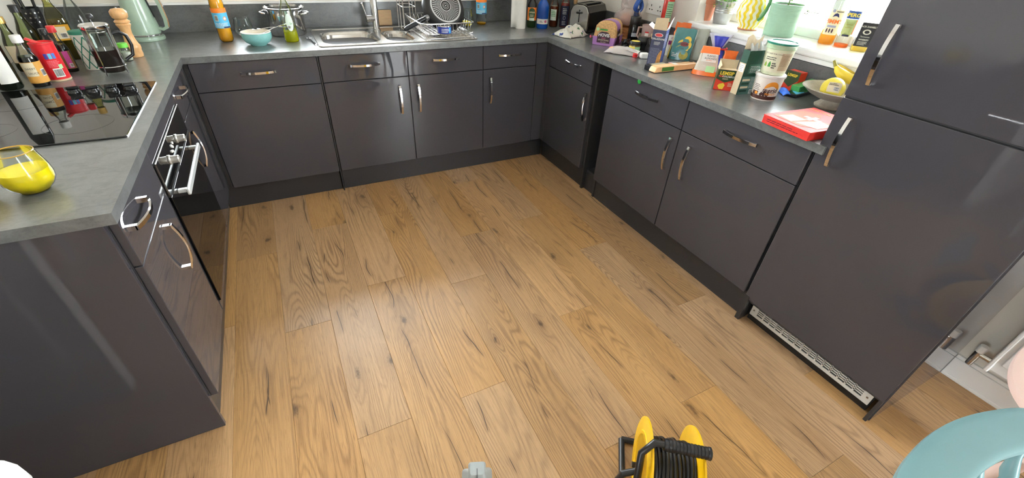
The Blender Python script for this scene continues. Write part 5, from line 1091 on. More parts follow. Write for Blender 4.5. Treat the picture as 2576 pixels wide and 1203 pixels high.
f = plane_fn((0, -0.024, 0), (1, 0, 0), (0, 0.12, 1)); patch(f, -0.03, 0.03, 0.062, 0.084, mat('violet_print', (150, 50, 130), 0.5), t, 'printed_band', 0.004); lettering('OATS', 0.015, f, mat('violet_print'), t, 0, 0.098, 0.005, 0.02)
t = pouch('crisp_bag', 'orange crisp bag at the back under the sill', 'bag', by_top(1722, 57, 2.66)[0], face_cam(p)-0.1, 0.10, 0.05, by_top(1722, 57, 2.66)[1], mat('orange_foil', (224, 104, 36), 0.25, var=0.1, bump=0.15), 19, 0.3, 0, 0.007)
patch(plane_fn((0, -0.022, 0), (1, 0, 0), (0, 0.12, 1)), -0.03, 0.028, 0.02, 0.06, CREAM, t, 'printed_label', 0.005)
# flat packs
A, B, C = on(1630, 181), on(1660, 182.5), on(1744, 164)
pA, pB = on(1634, 180), on(1744, 168)
ex = (pB-pA); ln = ex.length; rz_ = math.atan2(ex.y, ex.x); c_ = (pA+pB)/2
ey = Vector((-math.sin(rz_), math.cos(rz_), 0))
t = thing('biscuit_pack', 'long black flat biscuit pack under the snack pouch', 'packet', c_+ey*0.040, rz_+0.06)
part('sleeve', MB().box(-ln*0.48, ln*0.40, -0.025, 0.022, 0, 0.026), mat('black_card', (22, 22, 26), 0.3), t, bevel=0.003); f = plane_fn((0, 0, 0.026), (1, 0, 0), (0, 1, 0))
smallprint(f, 0.0, ln*0.3, -0.016, 0.004, 2, INKW, t, 5); patch(f, -ln*0.4, -ln*0.1, -0.018, 0.014, mat('pack_photo', (150, 144, 120), 0.5, var=0.3, scale=50), t); patch(f, -ln*0.02, ln*0.06, -0.018, -0.006, mat('rose_ink'), t, 'printed_mark'); lettering('Finest', 0.018, plane_fn((-ln*0.42, -0.025, 0.013), (1, 0, 0), (0, 0, 1)), INKW, t, 0.01, 0)
t = thing('wafer_pack', 'long peach wrapped wafer pack with green band at the edge', 'packet', c_-ey*0.016, rz_-0.01)
PEA = mat('peach_film', (232, 180, 128), 0.3, var=0.06, bump=0.05)
L = []
for k, (q, s_) in enumerate(((-0.5, 0.15), (-0.47, 0.9), (-0.42, 1), (0.42, 1), (0.47, 0.9), (0.5, 0.15))): L.append([Vector((q*ln, -0.025, 0.002)), Vector((q*ln, 0.025, 0.002)), Vector((q*ln, 0.023, 0.002+0.03*s_)), Vector((q*ln, -0.023, 0.002+0.03*s_))])
part('wrapper', MB().loft(L, None, True, True), PEA, t, bevel=0.004)
f = plane_fn((0, -0.0255, 0.017), (1, 0, 0), (0, 0.06, 1)); patch(f, -ln*0.36, -ln*0.1, -0.010, 0.010, mat('leaf_green', (70, 120, 50), 0.45), t, 'printed_band'); f = plane_fn((0, 0, 0.032), (1, 0, 0), (0, 1, 0)); patch(f, -ln*0.06, ln*0.03, -0.014, 0.016, PAPER, t, 'printed_band', 0.001); shape_patch(f, oval(ln*0.38, 0.01, 0.014, 0.009), INKK, t, h=0.001); smallprint(f, ln*0.06, ln*0.3, -0.012, 0.0, 2, CREAM, t, 5, 0.001)
# almond bag
p = on(1771, 186); h = rise(p, 1787, 116); rz_ = face_cam(p)
t = pouch('almond_bag', 'clear and orange bag of flaked almonds', 'bag', p, rz_, 0.125, 0.075, h, film('almond_film', (226, 216, 200), 0.12), 21, 0.3, 0.05, 0.004, 0.62)
ORF = mat('orange_film', (238, 118, 48), 0.3, var=0.06)
def bagring(z, e): k = z/h; ww = 0.0625*(0.62+0.38*(1-k))+e; th = 0.0375*((1-k)**0.6*0.7+0.3*(1-k))+0.002+e; return [Vector((ww*math.copysign(abs(math.cos(q))**0.6, math.cos(q)), th*math.copysign(abs(math.sin(q))**0.6, math.sin(q))+0.05*k*k*h, z)) for q in [2*math.pi*i/32 for i in range(32)]]
part('orange_top', MB().loft([bagring(z, 0.004) for z in (h*0.76, h*0.85, h*0.93, h*1.0)], None, False, True), ORF, t, True); part('orange_base', MB().loft([bagring(z, 0.004) for z in (0.001, h*0.1, h*0.17)]), ORF, t, True)
f = plane_fn((0.0, -0.0235, h*0.62), (1, 0, 0), (0, 0.38, 1)); patch(f, -0.034, 0.04, -0.018, 0.022, PAPER, t, h=0.004); lettering('FLAKED', 0.0125, f, INKK, t, 0.012, 0.011, 0.006); lettering('ALMONDS', 0.0125, f, INKK, t, 0.010, -0.002, 0.006); smallprint(f, -0.01, 0.03, -0.013, -0.009, 1, ORF, t, 2, 0.006); patch(plane_fn((0.02, -0.038, h*0.25), (1, 0, 0), (0, 0.2, 1)), -0.02, 0.024, -0.014, 0.016, mat('pale_green_print'), t, 'printed_mark', 0.005)
# blue bag with red clip
p, h = by_top(1816, 85, 2.60); rz_ = face_cam(p)+0.1
t = pouch('flour_bag', 'blue and white bag closed with a red clip', 'bag', p, rz_, 0.085, 0.06, h*0.62, mat('blue_bag', (56, 66, 186), 0.4, var=0.08, bump=0.1), 23, 0.3, 0, 0.004, 0.8)
part('fanned_top', MB().grid(crinkle(lambda a, c: ((a-0.5)*(0.05+0.07*c), 0.006*math.sin(a*12)*c, h*0.6+h*0.4*c), 0.002, 4), 14, 6), mat('blue_bag_white', (206, 210, 226), 0.4), t, True, solid=0.0012)
part('fanned_top_print', MB().grid(lambda a, c: ((a-0.45)*(0.03+0.045*c), -0.008+0.004*math.sin(a*12)*c, h*0.6+h*0.34*c), 10, 4), mat('blue_bag'), t, True, solid=0.0012)
part('clip', MB().box(-0.045, 0.045, -0.012, 0.012, h*0.565, h*0.61), REDP, t, bevel=0.003); part('clip_tab', MB().box(0.042, 0.05, -0.012, 0.012, h*0.55, h*0.64), REDP, t, bevel=0.003)
# cold remedy box, open, orange sachet inside
A, B, C = on(1793, 223.5), on(1839, 229), on(1853, 217); c_, rz_, w_, d_ = frame3(A, B, C); d_ = 0.045; c_ = (A+B)/2+Vector((-math.sin(rz_), math.cos(rz_), 0))*d_/2
h = rise(A, 1810, 174)
LEMR = mat('lemsip_red', (214, 58, 34), 0.4, var=0.04); LEMG = mat('lemsip_green', (44, 66, 34), 0.4); YEL = mat('lemsip_yellow', (236, 204, 60), 0.4)
t = thing('medicine_box', 'opened red and green cold remedy box with cream back flap', 'carton', c_, rz_); fc = box_faces(w_, d_, h); F_ = fc['F']
part('carton', MB().box(-w_/2, w_/2, -d_/2, d_/2, 0, h), LEMR, t); patch(fc['L'], -d_/2, d_/2, -h/2, h/2, LEMG, t, 'printed_side'); patch(fc['T'], -w_/2+0.001, w_/2-0.001, -d_/2+0.001, d_/2-0.001, CARD, t, 'open_mouth')
shape_patch(F_, [(-w_/2, h/2), (-w_/2, h*0.05), (0, -h*0.12), (w_/2, h*0.05), (w_/2, h/2)], LEMG, t, 'printed_panel', 0.0006)
lettering('LEMSIP', w_*0.25, F_, YEL, t, 0, h*0.33, 0.0014, 0.03); lettering('MAX', w_*0.13, F_, LEMR, t, -w_*0.26, h*0.18, 0.0014, 0.03); lettering('COLD&FLU', w_*0.13, F_, INKW, t, w_*0.12, h*0.18, 0.0014, 0.02); smallprint(F_, -w_*0.16, w_*0.16, h*0.03, h*0.1, 2, CREAM, t, 3, 0.0014)
shape_patch(F_, [(-w_*0.25, -h*0.2), (-w_*0.05, -h*0.14), (w_*0.06, -h*0.24), (w_*0.0, -h*0.45), (-w_*0.2, -h*0.45), (-w_*0.32, -h*0.3)], YEL, t, 'printed_lemon', 0.001); smallprint(F_, w_*0.2, w_*0.44, -h*0.3, -h*0.1, 4, CREAM, t, 6, 0.0014)
yb = d_/2-0.001
part('back_flap', MB().loft([[Vector((-w_/2, yb-0.001, h)), Vector((w_/2, yb-0.001, h)), Vector((w_/2, yb, h)), Vector((-w_/2, yb, h))], [Vector((-w_/2, yb-0.001, h*1.42)), Vector((w_/2, yb-0.001, h*1.42)), Vector((w_/2, yb, h*1.42)), Vector((-w_/2, yb, h*1.42))]], None, True, True), CARD, t)
part('side_flap', MB().loft([[Vector((-w_/2, -d_/2, h)), Vector((-w_/2, d_/2, h)), Vector((-w_/2+0.001, d_/2, h)), Vector((-w_/2+0.001, -d_/2, h))], [Vector((-w_/2+0.01, -d_/2, h*1.2)), Vector((-w_/2+0.002, d_/2, h*1.38)), Vector((-w_/2+0.003, d_/2, h*1.38)), Vector((-w_/2+0.011, -d_/2, h*1.2))]], None, True, True), CARD, t)
t = pouch('sachet_bag', 'orange foil packet standing behind the opened remedy box', 'pouch', by_top(1841, 128, 2.47)[0], rz_, 0.07, 0.03, by_top(1841, 128, 2.47)[1], mat('orange_foil'), 27, 0.3, 0, 0.005)
# large green cereal carton
A, B, C = on(1833.5, 231.6), on(1851, 238), on(1889, 235); A = on(1834, 232)
ex = Vector((C.x-B.x, C.y-B.y, 0)); d_ = ex.length+0.02; rz_ = math.atan2(ex.y, ex.x); ey = Vector((-math.sin(rz_), math.cos(rz_), 0)); w2 = abs((A-B).dot(ey)); w2 = max(0.035, min(w2, 0.06))
GRN = mat('carton_green', (34, 74, 58), 0.4, var=0.05); GRN2 = mat('carton_green_light', (62, 104, 88), 0.4)
h = rise(B, 1878, 124); c_ = B+ex.normalized()*d_/2+ey*w2/2
t = thing('cereal_carton', 'tall dark green carton with ragged torn top', 'carton', c_, rz_); fc = box_faces(d_, w2, h); F_ = fc['F']
part('carton', MB().box(-d_/2, d_/2, -w2/2, w2/2, 0, h), GRN, t); patch(fc['L'], -w2/2, w2/2, -h/2, h*0.22, CARD, t, 'card_side', 0.0006); patch(fc['T'], -d_/2+0.001, d_/2-0.001, -w2/2+0.001, w2/2-0.001, DARK, t, 'open_mouth')
fl_ = fc['L']; patch(fl_, -w2*0.35, w2*0.4, h*0.02, h*0.2, PAPER, t, 'paper_panel', 0.001); smallprint(fl_, -w2*0.3, w2*0.3, h*0.04, h*0.18, 4, INKK, t, 3, 0.0014, fill=0.2)
patch(F_, -d_*0.28, d_*0.5, -h*0.02, h*0.2, GRN2, t, 'printed_panel'); smallprint(F_, -d_*0.2, d_*0.42, h*0.0, h*0.17, 5, INKW, t, 6, 0.001, fill=0.3); patch(F_, -d_*0.45, d_*0.5, -h*0.5, -h*0.08, mat('carton_teal', (84, 122, 112), 0.45), t, 'printed_panel')
for k in range(4): patch(F_, -d_*0.42, -d_*0.02, -h*(0.44-k*0.085), -h*(0.39-k*0.085), CREAM if k % 2 else GRN, t, 'printed_band', 0.001)
smallprint(F_, d_*0.02, d_*0.45, -h*0.36, -h*0.1, 8, INKW, t, 9, 0.001, fill=0.3); barcode(F_, d_*0.3, -h*0.44, d_*0.3, h*0.08, t)
for k, (xa, xb, hh, m_) in enumerate(((-d_/2, -d_*0.12, 0.032, mat('grey_card', (176, 176, 172), 0.7)), (-d_*0.05, d_*0.5, 0.04, mat('grey_card', (176, 176, 172), 0.7)))):
    part('torn_flap', MB().grid(crinkle(lambda a, c: (xa+(xb-xa)*a, -w2/2+0.012*c, h+hh*c*(0.75+0.25*math.sin(a*9+k))), 0.0015, 3+k), 8, 3), m_, t, solid=0.0008)
part('torn_flap', MB().grid(crinkle(lambda a, c: (-d_/2+d_*a*0.8, w2/2-0.001, h+0.06*c*(0.8+0.2*math.sin(a*7))), 0.0015, 8), 8, 3), CARD, t, solid=0.0008)
# two tubs
p = on(1917, 246); h2 = rise(p, 1940, 181); rb, rt_ = rad(p, 63), rad((p.x, p.y, p.z+h2), 80)
PW = mat('tub_white', (232, 222, 212), 0.4, var=0.02, sss=0.1); t = thing('spread_tub', 'white tub with brown and orange print under the clear tub', 'tub', p, face_cam(p))
part('bucket', MB().lathe([(rb*0.96, 0), (rb, 0.004), (rt_*0.96, h2*0.86), (rt_*0.96, h2*0.88)], 40), PW, t, True); part('lid', MB().lathe([(rt_*1.0, h2*0.87), (rt_*1.02, h2*0.885), (rt_*1.02, h2*0.96), (rt_*0.98, h2*0.975), (rt_*0.9, h2*0.975), (rt_*0.88, h2*0.96), (0, h2*0.96)], 40), mat('tub_lid', (236, 230, 224), 0.35), t, True)
rf = lambda z: rb+(rt_*0.96-rb)*max(0, min(1, z/(h2*0.86))); f = cyl_fn(rf, 0); MBR = mat('merid_brown', (70, 34, 26), 0.45); MOR = mat('merid_orange', (232, 150, 50), 0.45)
patch(f, -rb*1.6, rb*1.6, 0.006, 0.022, MBR, t, 'printed_band', nu=28); shape_patch(f, [(rb*0.5+0.032*math.cos(q), h2*0.46+0.034*math.sin(q)) for q in [math.pi*i/14 for i in range(15)]], MOR, t, 'printed_sun', 0.0007)
lettering('merid', 0.026, f, MBR, t, rb*0.42, h2*0.42, 0.0014, 0.02); lettering('PEANUT', 0.012, f, MOR, t, rb*0.5, h2*0.27, 0.0014, 0.02); lettering('2 crunchy', 0.008, f, MBR, t, rb*0.5, h2*0.34, 0.0014)
smallprint(f, -rb*1.05, -rb*0.45, h2*0.38, h2*0.62, 4, MBR, t, 5, 0.001, fill=0.35); patch(f, -rb*1.05, -rb*0.5, h2*0.2, h2*0.34, MBR, t, 'printed_panel', 0.0009); shape_patch(f, oval(-rb*0.66, h2*0.27, 0.007, 0.007), MOR, t, h=0.0013)
for k, (u, s_) in enumerate(((-0.012, 0.9), (0.0, 1.2), (0.013, 1.0))): shape_patch(f, [(u-0.008*s_, 0.028), (u-0.003, 0.022), (u+0.003, 0.022), (u+0.009*s_, 0.03), (u+0.001, 0.045*s_)], MBR, t, 'printed_leaf', 0.001)
p1 = Vector((p.x+0.002, p.y, p.z+h2*0.976)); h1 = rise(p1, 1972, 104); r0, r1 = rt_*0.80, rt_*0.99
CT = mat('cloudy_tub', (214, 220, 188), 0.3, var=0.1, scale=40); t = thing('spread_tub', 'cloudy tub with green lid rim standing on the white tub', 'tub', p1, face_cam(p1))
part('bucket', MB().lathe([(r0*0.96, 0), (r0, 0.004), (r1*0.95, h1*0.86)], 40), CT, t, True); part('collar', MB().lathe([(r1*0.98, h1*0.80), (r1*1.0, h1*0.81), (r1*1.0, h1*0.935), (r1*0.95, h1*0.94)], 40), film('green_collar', (190, 214, 176), 0.3), t, True)
part('lid', MB().lathe([(r1*1.0, h1*0.935), (r1*1.03, h1*0.945), (r1*1.03, h1*0.985), (r1*0.97, h1), (r1*0.92, h1*0.995), (r1*0.90, h1*0.965), (0, h1*0.96)], 40), mat('lid_green', (20, 120, 96), 0.3), t, True)
part('lid_window', MB().lathe([(r1*0.885, h1*0.966), (r1*0.885, h1*0.97), (0, h1*0.971)], 36), mat('cloudy_lid', (186, 210, 200), 0.35), t, True)
rf = lambda z: r0+(r1*0.95-r0)*max(0, min(1, z/(h1*0.86))); f = cyl_fn(rf, 0)
patch(f, -r0*1.2, r0*1.25, h1*0.1, h1*0.72, mat('tub_label', (222, 220, 192), 0.5), t, nu=24); patch(f, r0*0.3, r0*1.25, h1*0.16, h1*0.70, mat('tub_label_tan', (196, 178, 146), 0.5), t, 'label_panel', 0.001, nu=14); lettering('NOT JUST FOR TOAST', 0.0078, f, INKK, t, -r0*0.35, h1*0.66, 0.0014); smallprint(f, r0*0.36, r0*1.1, h1*0.3, h1*0.66, 9, mat('tan_print', (140, 116, 90), 0.5), t, 4, 0.0016, fill=0.3)
for u, hh, c in ((-r0*0.8, 0.020, (150, 176, 70)), (-r0*0.45, 0.024, (70, 150, 70))): shape_patch(f, [(u-0.006, h1*0.25), (u+0.006, h1*0.25), (u+0.005, h1*0.25+hh*0.6), (u, h1*0.25+hh), (u-0.005, h1*0.25+hh*0.6)], mat('tub_pic_%d' % c[0], c, 0.5), t, 'printed_picture', 0.001)
smallprint(f, -r0*0.25, r0*0.15, h1*0.2, h1*0.4, 3, INKK, t, 2, 0.001, fill=0.6); smallprint(f, -r0*0.9, r0*0.1, h1*0.46, h1*0.58, 2, INKK, t, 12, 0.001, fill=0.4)
# small remedy box
Bt = on(1992, 219); rz_ = face_cam(Bt)-0.55; t = thing('medicine_box', 'small closed red and green remedy box behind the tubs', 'carton', by_top(2007, 179, 2.675)[0], rz_); w_, d_, h = 0.072, 0.050, by_top(2007, 179, 2.675)[1]
fc = box_faces(w_, d_, h); F_ = fc['F']; part('carton', MB().box(-w_/2, w_/2, -d_/2, d_/2, 0, h), LEMR, t); patch(fc['L'], -d_/2, d_/2, -h/2, h/2, LEMG, t, 'printed_side'); patch(fc['T'], -w_/2, w_/2, -d_/2, -d_*0.25, LEMG, t, 'printed_band'); shape_patch(F_, [(-w_/2, h/2), (-w_/2, -h*0.1), (0, -h*0.3), (w_/2, h*0.1), (w_/2, h/2)], LEMG, t, 'printed_panel', 0.0006); lettering('LEMSIP', w_*0.24, F_, YEL, t, 0, h*0.3, 0.0014, 0.03); lettering('LEMSIP', h*0.22, fc['L'], YEL, t, 0, 0, 0.0014, 0.03, rot=-math.pi/2)
# green long box leaning on the bowl
a_, b_ = at(2000, 226, z=T+0.02), at(2080, 200, z=T+0.055); ex = (b_-a_); ln = ex.length; rz_ = math.atan2(ex.y, ex.x); tl = -math.atan2(b_.z-a_.z, Vector((ex.x, ex.y)).length)
t = thing('tea_box', 'long green carton propped against the fruit bowl', 'carton', (a_.x, a_.y, T+0.0008), rz_); M = Matrix.Translation((0, 0, 0.004)) @ Matrix.Rotation(tl, 4, 'Y')
GB = mat('box_green', (70, 150, 80), 0.4, var=0.08); part('carton', MB().box(0, ln*0.75, -0.022, 0.022, 0.0, 0.034, M), GB, t); part('white_end', MB().box(ln*0.75, ln*0.92, -0.022, 0.022, 0.0, 0.034, M), PAPER, t); part('plum_end', MB().box(ln*0.92, ln*1.1, -0.022, 0.022, 0.0, 0.034, M), PLUM, t)
f0 = plane_fn((0, -0.022, 0.017), (1, 0, 0), (0, 0, 1)); smallprint(lambda u, v, hh=0: M @ f0(u, v, hh), 0.01, ln*0.7, -0.012, 0.012, 3, LEMG, t, 4)
p = on(1971, 234); solo('blue_pouch', MB().grid(crinkle(lambda a, c: ((a-0.5)*0.10, (c-0.5)*0.045*(1-0.4*a), 0.003+0.022*math.sin(math.pi*c)*(0.4+0.6*math.sin(math.pi*a))), 0.002, 31), 14, 8), mat('bright_blue_foil', (50, 110, 220), 0.25, var=0.15, bump=0.15), 'bright blue squeeze pouch lying by the white tub', 'pouch', loc=p, rz=1.0, smooth=True, solid=0.001)
p = on(2005, 237); t = thing('tablet_pack', 'flat black and blue blister pack lying near the bowl', 'packet', p, 0.15); part('sleeve', MB().box(-0.07, 0.07, -0.03, 0.03, 0, 0.014), mat('black_card'), t, bevel=0.002); shape_patch(plane_fn((0, 0, 0.014), (1, 0, 0), (0, 1, 0)), [(-0.065, -0.02), (0.0, -0.028), (0.045, 0.0), (-0.02, 0.02)], mat('label_sky'), t)
# fruit bowl on a foot
p = on(2086, 268); GRY = mat('stoneware_grey', (178, 171, 156), 0.35, var=0.15, scale=60); t = thing('fruit_bowl', 'grey footed stoneware fruit bowl beside the fridge', 'bowl', p); rr_ = 0.138; hb_ = 0.078
part('foot', MB().lathe([(0.062, 0), (0.064, 0.006), (0.046, 0.022), (0.040, 0.032)], 32), GRY, t, True); part('bowl', MB().open(True, False).lathe([(0.038, 0.031), (0.07, 0.038), (0.104, 0.053), (0.128, 0.071), (rr_, hb_), (rr_*0.97, hb_+0.003), (0.122, 0.072), (0.095, 0.055), (0.05, 0.042), (0.0, 0.040)], 48), GRY, t, True)
bc = Vector((p.x, p.y, p.z)); 
mp_ = at(2094, 224, z=T+0.086); ML = mat('melon_yellow', (246, 220, 84), 0.35, var=0.08, scale=24)
ml = thing('melon', 'yellow melon with paper sticker in the fruit bowl', 'melon', (mp_.x, mp_.y, T+0.042), face_cam(mp_)-0.1)
part('fruit', MB().lathe([(0, 0)]+[(0.046*math.sin(math.pi*k/12), 0.046-0.046*math.cos(math.pi*k/12)) for k in range(1, 12)]+[(0, 0.092)], 32, flute=12, fl=0.015), ML, ml, True)
fm = lambda u, v, hh=0: Vector((0.0, 0.0, 0.046))+(Matrix.Rotation(0.2, 3, 'Z') @ Matrix.Rotation(-0.35, 3, 'X') @ (Matrix.Rotation(u/0.047, 3, 'Z') @ Matrix.Rotation(-v/0.047, 3, 'X') @ Vector((0, -1, 0))))*(0.0475+hh)
patch(fm, -0.026, 0.026, -0.02, 0.02, CREAM, ml, 'sticker', nu=8, nv=6); barcode(fm, 0.008, -0.006, 0.016, 0.012, ml); smallprint(fm, -0.022, 0.016, 0.006, 0.016, 2, INKK, ml, 2, 0.0012)
bp0 = at(2085, 205, z=T+0.10); BAN = mat('banana_yellow', (238, 208, 70), 0.4, var=0.06); BTIP = mat('banana_stem', (150, 140, 60), 0.6, var=0.3)
for k, lab in ((0, 'front banana of the bunch in the fruit bowl'), (1, 'rear banana of the bunch behind the melon')):
    o0 = Vector((at(2088, 198, z=T+0.10).x+0.052*k, at(2088, 198, z=T+0.10).y+0.03*k, 0)); t = thing('banana', lab, 'banana', (o0.x, o0.y, T+0.09), -1.05+0.1*k)
    path = [(0.0, 0.0, 0.066-0.012*k), (0.012, 0, 0.052), (0.03, 0, 0.040), (0.06, 0, 0.026), (0.095, 0, 0.018), (0.125, 0, 0.020), (0.145, 0, 0.026)]
    part('flesh', MB().tube(path, [0.007, 0.0145, 0.020, 0.022, 0.021, 0.015, 0.006], 10), BAN, t, True); part('stem', MB().tube([(-0.014, 0, 0.088-0.012*k), (0.002, 0, 0.064-0.012*k)], [0.004, 0.006], 8), BTIP, t, True)
# red chocolate box
A, B = on(1915, 306.5), on(2028.5, 355.5); h = 0.033; ex = Vector((B.x-A.x, B.y-A.y, 0)); w_ = ex.length; rz_ = math.atan2(ex.y, ex.x); ey = Vector((-math.sin(rz_), math.cos(rz_), 0)); q = at(2038, 271, z=T+h); d_ = abs((q-at(1921, 291, z=T+h)).dot(ey)); c_ = (A+B)/2+ey*d_/2
RB = mat('choc_red', (206, 38, 28), 0.55, var=0.04); t = thing('chocolate_box', 'flat red box with white cross at the worktop end', 'box', c_, rz_); part('base', MB().box(-w_/2, w_/2, -d_/2, d_/2, 0, h-0.003), RB, t, bevel=0.0015); part('lid', MB().box(-w_/2-0.001, w_/2+0.001, -d_/2-0.001, d_/2+0.001, h-0.003, h), RB, t, bevel=0.001)
f = plane_fn((0, 0, h), (1, 0, 0), (0, 1, 0)); shape_patch(f, [(-w_*0.4, -d_*0.4), (w_*0.2, -d_*0.42), (w_*0.44, -d_*0.2), (w_*0.44, d_*0.1), (w_*0.1, d_*0.0), (-w_*0.1, d_*0.3), (-w_*0.42, d_*0.2)], mat('choc_print', (206, 84, 44), 0.6, var=0.3, scale=30), t, 'printed_picture')
CREAMP = mat('choc_cream', (232, 206, 150), 0.55, var=0.1, scale=30); shape_patch(f, [(w_*0.0, -d_*0.36), (w_*0.42, -d_*0.30), (w_*0.42, -d_*0.02), (w_*0.16, d_*0.02)], CREAMP, t, 'printed_picture', 0.001); shape_patch(f, [(-w_*0.36, -d_*0.34), (-w_*0.04, -d_*0.38), (-w_*0.0, -d_*0.12), (-w_*0.3, -d_*0.12)], CREAMP, t, 'printed_picture', 0.001)
patch(f, -0.032, 0.032, -0.009, 0.009, INKW, t, 'printed_cross', 0.0013); patch(f, -0.009, 0.009, -0.03, 0.03, INKW, t, 'printed_cross', 0.0015); lettering('SWISS CHOCOLATE', 0.016, f, YEL, t, -w_*0.12, d_*0.38, 0.0012); smallprint(plane_fn((0, -d_/2-0.001, h/2), (1, 0, 0), (0, 0, 1)), -w_*0.4, w_*0.3, -0.006, 0.008, 2, PLUM, t, 5, fill=0.3)
# green foil caught in a drawer
p = at(1610, 199, x=W-0.004); solo('foil_scrap', MB().grid(crinkle(lambda a, c: (-0.004-0.004*math.sin(3*a), (a-0.5)*0.03, (c-0.5)*0.022*(1-abs(a-0.4))), 0.002, 5), 8, 5), mat('green_foil', (50, 160, 70), 0.25, 0.3), 'scrap of green foil poking out above a drawer', 'foil', loc=(W-0.001, p.y, 0.852), smooth=True, solid=0.0006)
# ================================================================ window sill
TERR = mat('terracotta', (190, 122, 92), 0.85, var=0.1); LEAF = mat('leaf', (110, 170, 60), 0.45, var=0.2, scale=12, sss=0.2); SOIL = mat('soil', (50, 38, 30), 0.95, var=0.3)
p = on(1769, 49, SILL); t = thing('plant_pot', 'plain terracotta pot at the far end of the sill', 'pot', p); part('pot', MB().lathe([(0.042, 0), (0.056, 0.09), (0.06, 0.092), (0.062, 0.115), (0.056, 0.115), (0.054, 0.10), (0, 0.10)], 36), TERR, t, True); part('soil', MB().lathe([(0.053, 0.1), (0.053, 0.102), (0, 0.105)], 24), SOIL, t, True)
GAL = mat('galvanised', (170, 172, 172), 0.35, 0.8, var=0.12, scale=30); p = on(1812, 58, SILL); r0 = rad(p, 42); gpp = [(r0, 0), (r0*1.03, 0.004)]
for k in range(3): z = 0.055+k*0.012; gpp += [(r0*1.2, z), (r0*1.24, z+0.003), (r0*1.2, z+0.006)]
gpp += [(r0*1.42, 0.118), (r0*1.46, 0.12), (r0*1.40, 0.122), (r0*1.32, 0.105), (0, 0.105)]
t = thing('plant_pot', 'galvanised metal pot of small-leaved herb', 'pot', p); part('pot', MB().lathe(gpp, 36), GAL, t, True); R = random.Random(5); b = MB()
for k in range(260):
    a, rr, zz = R.uniform(0, 6.28), r0*1.5*math.sqrt(R.random()), R.uniform(0.105, 0.155); c = Vector((rr*math.cos(a), rr*math.sin(a), zz-0.02*(rr/r0 > 1.3))); M = Matrix.Translation(c) @ Matrix.Rotation(R.uniform(0, 6.28), 4, 'Z') @ Matrix.Rotation(R.uniform(-1, 1), 4, 'X'); b.add([(0, 0, 0), (0.005, 0.005, 0.001), (0, 0.012, 0), (-0.005, 0.005, 0.001)], [(0, 1, 2, 3)], M)
part('herb_leaves', b, LEAF, t, kind='stuff')
# yellow striped jug
p = on(1879, 73, SILL); r = rad((p.x, p.y, p.z+0.07), 84)
def jug_mat():
    m = bpy.data.materials.new('painted_jug'); m.use_nodes = True; t = NT(m); b = t.n['Principled BSDF']; b.inputs['Roughness'].default_value = 0.2
    tc = t.node('ShaderNodeTexCoord'); sp = t.node('ShaderNodeSeparateXYZ'); t.l.new(tc.outputs['Object'], sp.inputs[0]); a = t.math('ARCTAN2', sp.outputs[1], sp.outputs[0])
    ph = t.math('ADD', t.math('MULTIPLY', a, 15.0), t.math('MULTIPLY', t.math('SINE', t.math('MULTIPLY', sp.outputs[2], 170.0)), 0.75)); s = t.ramp(t.math('SINE', ph), -0.1, 0.15)
    t.l.new(t.mix(s, lin((232, 230, 206)), lin((226, 196, 40))), b.inputs['Base Color']); return m
t = thing('jug', 'cream jug with wavy yellow stripes and green handle on the sill', 'jug', p, face_cam(p)); JM = jug_mat(); jp = [(r*0.62, 0), (r*0.64, 0.006), (r*0.56, 0.014), (r*0.72, 0.03), (r*0.95, 0.06), (r, 0.085), (r*0.92, 0.12), (r*0.7, 0.155), (r*0.55, 0.18), (r*0.62, 0.21)]
part('body', MB().open(True, False).lathe(jp, 40), JM, t, True); part('foot_ring', MB().lathe([(r*0.63, 0.0), (r*0.66, 0.004), (r*0.60, 0.010)], 36), TERR, t, True); part('handle', MB().tube([(r*0.5, -r*0.86, 0.06), (r*0.62, -r*1.0, 0.075), (r*0.78, -r*0.95, 0.11), (r*0.86, -r*0.7, 0.15), (r*0.7, -r*0.4, 0.19), (r*0.4, -r*0.35, 0.2)], 0.0095, 10), mat('jug_green', (84, 140, 90), 0.25), t, True)
# green ribbed pot with broad leaves
p = on(1955, 88, SILL); r0 = rad(p, 80); h = rise(p, 1981, 8); r1 = rad((p.x, p.y, p.z+h), 92); GP = mat('mint_pot', (150, 186, 160), 0.5, var=0.04); pr = [(r0*0.96, 0), (r0, 0.004)]
for k in range(18): z = 0.008+k*(h*0.93-0.008)/18; rr = r0+(r1-r0)*z/h; pr += [(rr, z), (rr*1.008, z+0.002), (rr, z+0.004)]
pr += [(r1, h*0.97), (r1*1.01, h), (r1*0.95, h), (r1*0.93, h*0.93), (0, h*0.93)]
t = thing('plant_pot', 'large mint green ribbed pot with broad-leaved plant', 'pot', p); part('pot', MB().lathe(pr, 44), GP, t, True); part('soil', MB().lathe([(r1*0.92, h*0.935), (r1*0.92, h*0.95), (0, h*0.955)], 24), SOIL, t, True)
def leafmesh(l, w):
    b = MB(); b.grid(lambda a, c: (w*math.sin(math.pi*min(1, a*0.95+0.03))**0.8*(2*c-1), l*a, 0.25*l*math.sin(a*2.2)-0.5*l*a*a+0.012*abs(2*c-1)), 8, 4); return b
lme = mesh_of('leaf', leafmesh(0.11, 0.032), LEAF, True)
for k in range(14):
    o = bpy.data.objects.new('leaf', lme); link(o, t); a = k*2.4; o.location = (0.02*math.cos(a), 0.02*math.sin(a), h+0.01+0.012*k); o.rotation_euler = (0.2+0.05*k, 0, a); o.scale = (1, 1, 1)
part('stem', MB().tube([(0, 0, h*0.95), (0.004, 0, h+0.1), (0, 0.004, h+0.2)], 0.004, 6), mat('stem_green', (90, 120, 50), 0.6), t, True)
